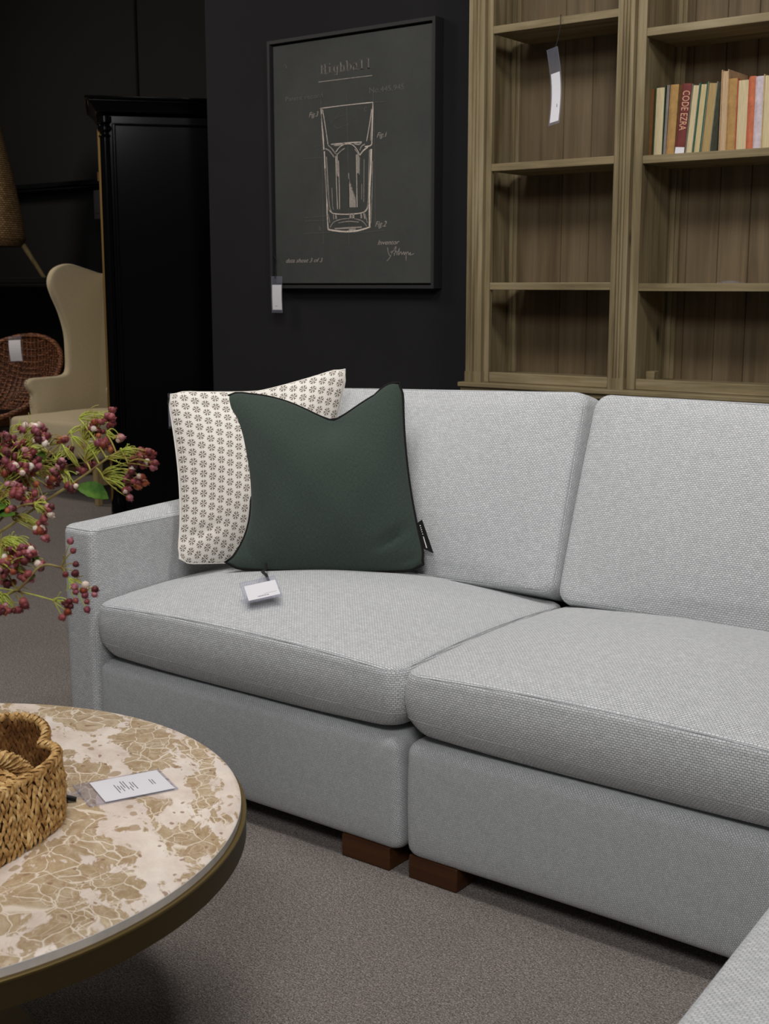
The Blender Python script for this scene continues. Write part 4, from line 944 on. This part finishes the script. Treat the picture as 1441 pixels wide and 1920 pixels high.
# local x forward, y = left of the sitter = near side when (forward x near = up)
ys = 1 if dF.cross(dN).z > 0 else -1
import bmesh
def slab(poly, y0, y1, bev, name, m, parent, seg=4):
    bm = bmesh.new(); vs = [bm.verts.new((x, y0, z)) for x, z in poly]; f = bm.faces.new(vs)
    r = bmesh.ops.extrude_face_region(bm, geom=[f]); bmesh.ops.translate(bm, verts=[v for v in r['geom'] if isinstance(v, bmesh.types.BMVert)], vec=(0, y1-y0, 0))
    bmesh.ops.recalc_face_normals(bm, faces=bm.faces)
    rim_e = [e for e in bm.edges if abs(e.verts[0].co.y-e.verts[1].co.y) < 1e-6]
    bmesh.ops.bevel(bm, geom=rim_e, offset=bev, segments=seg, profile=.5, affect='EDGES', clamp_overlap=True)
    bmesh.ops.triangulate(bm, faces=[f for f in bm.faces if len(f.verts) > 8])
    me = bpy.data.meshes.new(name); bm.to_mesh(me); bm.free(); me.polygons.foreach_set('use_smooth', [True]*len(me.polygons))
    try: me.set_sharp_from_angle(angle=math.radians(50))
    except Exception: pass
    boxuv(me); me.materials.append(m); o = bpy.data.objects.new(name, me); COL.objects.link(o); o.parent = parent; return o
def smoothpoly(pts, n=4):
    P_ = [V((a, b)) for a, b in pts]; out = []; L = len(P_)
    for i in range(L):
        p0, p1, p2, p3 = P_[i-1], P_[i], P_[(i+1) % L], P_[(i+2) % L]
        for k in range(n):
            q = k/n; r = .5*((2*p1)+(-p0+p2)*q+(2*p0-5*p1+4*p2-p3)*q*q+(-p0+3*p1-3*p2+p3)*q**3); out.append((r.x, r.y))
    return out
wing = [(-.14,.36),(.10,.35),(.36,.36),(.44,.42),(.455,.52),(.450,.575),(.478,.605),(.485,.64),(.455,.665),(.34,.668),(.235,.672),(.190,.70),(.182,.80),(.187,.92),(.222,1.04),(.275,1.15),(.292,1.22),(.268,1.28),(.21,1.315),(.13,1.325),(.02,1.30),(-.10,1.27),(-.20,1.25),(-.19,.95),(-.155,.60)]
for s in (-1, 1): slab(smoothpoly(wing), s*ys*.325, s*ys*.385, .022, 'wing_and_arm', M['chair_linen'], wc)
bp = [(-.02,.38),(-.10,1.22),(-.13,1.275),(-.19,1.285),(-.235,1.24),(-.20,.36),(-.10,.33)]
slab(smoothpoly(bp), -.33, .33, .012, 'backrest', M['chair_linen'], wc)
mb, a, b = pad(.72, .75, .20, R=.03, r=.03, ct=.028, cb=0, side=.01, n=12, m=8, p=2.4); o = mb.build('seat', M['chair_linen'], wc, angle=60); boxuv(o.data); place(o, (.245, 0, .355))
for s in (-1, 1):
    nm = MB()
    for i in range(18):
        zz = .27+i*.0105; nm.lathe([(.004,0),(.003,.003),(.0005,.004)], 8, Matrix.Translation((.607, s*.355, zz)) @ Matrix.Rotation(PI/2, 4, 'Y'))
    nm.build('nailhead_trim', M['nail'], wc); na = MB()
    for (x_, z_) in [(.455,.50),(.457,.515),(.458,.53),(.457,.545),(.456,.56),(.462,.575),(.472,.59),(.48,.605),(.486,.62),(.487,.635),(.482,.65),(.47,.66)]:
        na.lathe([(.004,0),(.003,.003),(.0005,.004)], 8, Matrix.Translation((x_+.002, s*ys*.355, z_)) @ Matrix.Rotation(PI/2, 4, 'Y'))
    na.build('nailhead_trim', M['nail'], wc)
for x_, y_ in ((.56,.33),(.56,-.33),(-.10,.30),(-.10,-.30)):
    mb = MB(); w0, w1 = .022, .015; ex = -.05 if x_ < 0 else 0
    mb.add([(x_-w1+ex,y_-w1,0),(x_+w1+ex,y_-w1,0),(x_+w1+ex,y_+w1,0),(x_-w1+ex,y_+w1,0),(x_-w0,y_-w0,.27),(x_+w0,y_-w0,.27),(x_+w0,y_+w0,.27),(x_-w0,y_+w0,.27)], [(0,3,2,1),(4,5,6,7),(0,1,5,4),(1,2,6,5),(2,3,7,6),(3,0,4,7)])
    mb.build('leg', M['pale_wood'], wc, bevel=.003)
for y_ in (.33,-.33): MB().box((-.12,y_-.01,.11), (.56,y_+.01,.135)).build('stretcher', M['pale_wood'], wc, bevel=.003)
MB().box((.24,-.33,.11), (.26,.33,.135)).build('stretcher', M['pale_wood'], wc, bevel=.003)

# ---------------------------------------------------------------- round rattan chair
def circ(R, n=64, c=(0,0,0)): return [V((R*math.cos(2*PI*i/n), R*math.sin(2*PI*i/n), 0))+V(c) for i in range(n)]
rc = empty('rattan_tub_chair', (-6.95,5.20,0), label='round dark rattan tub chair with a tag, left of the wingback chair', cat='chair')
Nn = (-FW*.62+UP*.74-RT*.24).normalized(); q = Nn.to_track_quat('Z', 'Y'); ctr = V((-6.915,5.10,.62))-V((-6.95,5.20,0))
mt = Matrix.Translation(ctr) @ q.to_matrix().to_4x4()
pr = [(.02,-.24),(.14,-.23),(.25,-.18),(.33,-.10),(.375,0),(.382,.003),(.345,-.105),(.26,-.195),(.14,-.245),(.02,-.255)]
mb = MB(); mb.lathe(pr, 48, None, cap=False); mb.uv = [(math.atan2(v[1], v[0])*.36, (v[0]**2+v[1]**2)**.5+v[2]) for v in mb.v]; mb.v = [tuple(mt @ V(v)) for v in mb.v]
mb.build('bowl', M['rattan_dark'], rc)
rimb = MB().tube([mt @ p for p in circ(.378)], [.016+.002*math.sin(i*2.1) for i in range(64)], 10, closed=True).build('rim', M['rattan_dark'], rc, uvbox=True)
lat = MB()                                                     # open cane lattice over the bowl
for i in range(-11, 12):
    x = i*.031; h = math.sqrt(max(.0, .36**2-x*x))
    for sw in (0, 1):
        pts = []
        for k in range(13):
            y_ = -h+2*h*k/12; r = math.hypot(x, y_); z_ = -.235*(1-(r/.37)**2)+.006; pts.append(mt @ (V((x, y_, z_)) if sw else V((y_, x, z_))))
        lat.tube(pts, .0045, 5)
lat.build('cane_lattice', M['rattan_dark'], rc, uvbox=True)
mb = MB(); mb.lathe([(.31,0),(.32,.02),(.27,.20),(.26,.36),(.28,.42),(.25,.42)], 40, cap=False); mb.uv = [(math.atan2(v[1], v[0])*.3, v[2]) for v in mb.v]; mb.build('base', M['rattan_base'], rc)
price_tag('crinkled plastic price tag on the round dark rattan chair', (-6.70,4.975,.725), (.79,.60,.05), (.10,.10,1), .085, .160, .004, .006, .075, .13, bend=.012)

# ---------------------------------------------------------------- display shelf, wicker chair on it
ds = empty('display_shelf', (-7.6,5.9,0), label='black steel display shelf along the far wall carrying the tan wicker chair', cat='shelf')
MB().box((-2.4,-.62,1.215), (2.4,.42,1.25)).build('shelf_board', M['steel_black'], ds, bevel=.004)
MB().box((-2.4,.38,1.925), (2.4,.42,1.955)).build('rail', M['steel_black'], ds, bevel=.004)
MB().box((-2.4,.30,1.915), (2.4,.42,1.921)).build('rail_plate', M['steel_black'], ds)
for x_ in (-2.38, 2.36): MB().box((x_,.36,0), (x_+.04,.40,2.6)).build('post', M['steel_black'], ds)
o = MB().box((-7.20,6.12,1.66), (-7.07,6.18,1.86)).box((-7.18,6.115,1.70),(-7.10,6.12,1.80)).build('control_box', M['grey_plastic'], bevel=.006); o.location = (0,0,0); tag(o, 'small dark box fixed below the rail, beside the left edge of the black armoire', 'box')
wk = empty('wicker_chair', (-7.53,5.39,1.2515), math.atan2(-FW.y,-FW.x)-.5, label='tan wicker chair with splayed wooden legs standing on the black display shelf', cat='chair')
def ellring(rx, ry, z, ox=0, n=40, a0=0, a1=2*PI): return [(ox+rx*math.cos(a0+(a1-a0)*i/n), ry*math.sin(a0+(a1-a0)*i/n), z) for i in range(n+1)]
mb = MB(); vs = []; fs = []; uv = []; rows = 22; n = 48
for j in range(rows+1):
    q_ = j/rows; z = .25+q_*.95; rad = .315-.02*q_-.13*q_**1.4
    for i in range(n+1):
        a = -PI*(1-.02)+2*PI*.98*i/n
        cut = (1+math.cos(a))/2                                # open towards local +x
        zz = .25+(z-.25)*(1-.62*cut**.7); vs.append(((rad)*math.cos(a)*.95, rad*math.sin(a), zz)); uv.append((a*rad, zz))
for j in range(rows):
    for i in range(n): fs.append((j*(n+1)+i, j*(n+1)+i+1, (j+1)*(n+1)+i+1, (j+1)*(n+1)+i))
mb.add(vs, fs); mb.uv = uv; o = mb.build('woven_shell', M['wicker_tan'], wk, angle=80)
sd = o.modifiers.new('sol', 'SOLIDIFY'); sd.thickness = .022; sd.offset = -1
mb = MB(); mb.lathe([(.001,.21),(.27,.21),(.30,.24),(.29,.28),(.001,.30)], 40); mb.uv = [(v[0], v[1]+v[2]) for v in mb.v]; mb.build('woven_seat', M['wicker_tan'], wk)
for sx in (-1, 1):
    for sy in (-1, 1): MB().tube([(sx*.19,sy*.19,.25),(sx*.30,sy*.29,.0)], [.02,.014], 12).build('leg', M['pale_wood'], wk)

# ---------------------------------------------------------------- light
w = bpy.data.worlds.new('world'); bpy.context.scene.world = w; w.use_nodes = True
w.node_tree.nodes['Background'].inputs[0].default_value = (.92,.96,1,1); w.node_tree.nodes['Background'].inputs[1].default_value = .09
def area(name, loc, size, power, target, col=(1,.97,.93), sy=None, spread=None):
    l = bpy.data.lights.new(name, 'AREA'); l.energy = power; l.color = col; l.size = size
    if sy: l.shape = 'RECTANGLE'; l.size_y = sy
    if spread: l.spread = spread
    o = bpy.data.objects.new(name, l); COL.objects.link(o); o.location = loc
    o.rotation_euler = (V(target)-V(loc)).to_track_quat('-Z', 'Y').to_euler(); return o
area('overhead_light', (-2.2,1.8,3.1), 1.0, 33, (-2.1,2.1,0), (1,.98,.97))
area('overhead_light', (-.5,1.7,3.1), .35, 23, (-1.8,3.6,1.0), (1,.97,.94))
area('overhead_light', (.2,-.8,3.4), 1.3, 102, (-1.7,2.0,.4), (1,.98,.97))  # unseen front fill, added behind the camera to brighten the sofa front
area('overhead_light', (-4.6,2.4,3.1), .7, 13, (-4.2,3.6,.5), (1,.93,.84))
area('overhead_light', (-7.6,3.6,3.1), .6, 38, (-6.6,4.9,.8), (1,.9,.8))
sc = bpy.context.scene
sc.view_settings.view_transform = 'Standard'; sc.view_settings.look = 'None'; sc.view_settings.gamma = 1; sc.view_settings.use_curve_mapping = False
sc.view_settings.exposure = .1
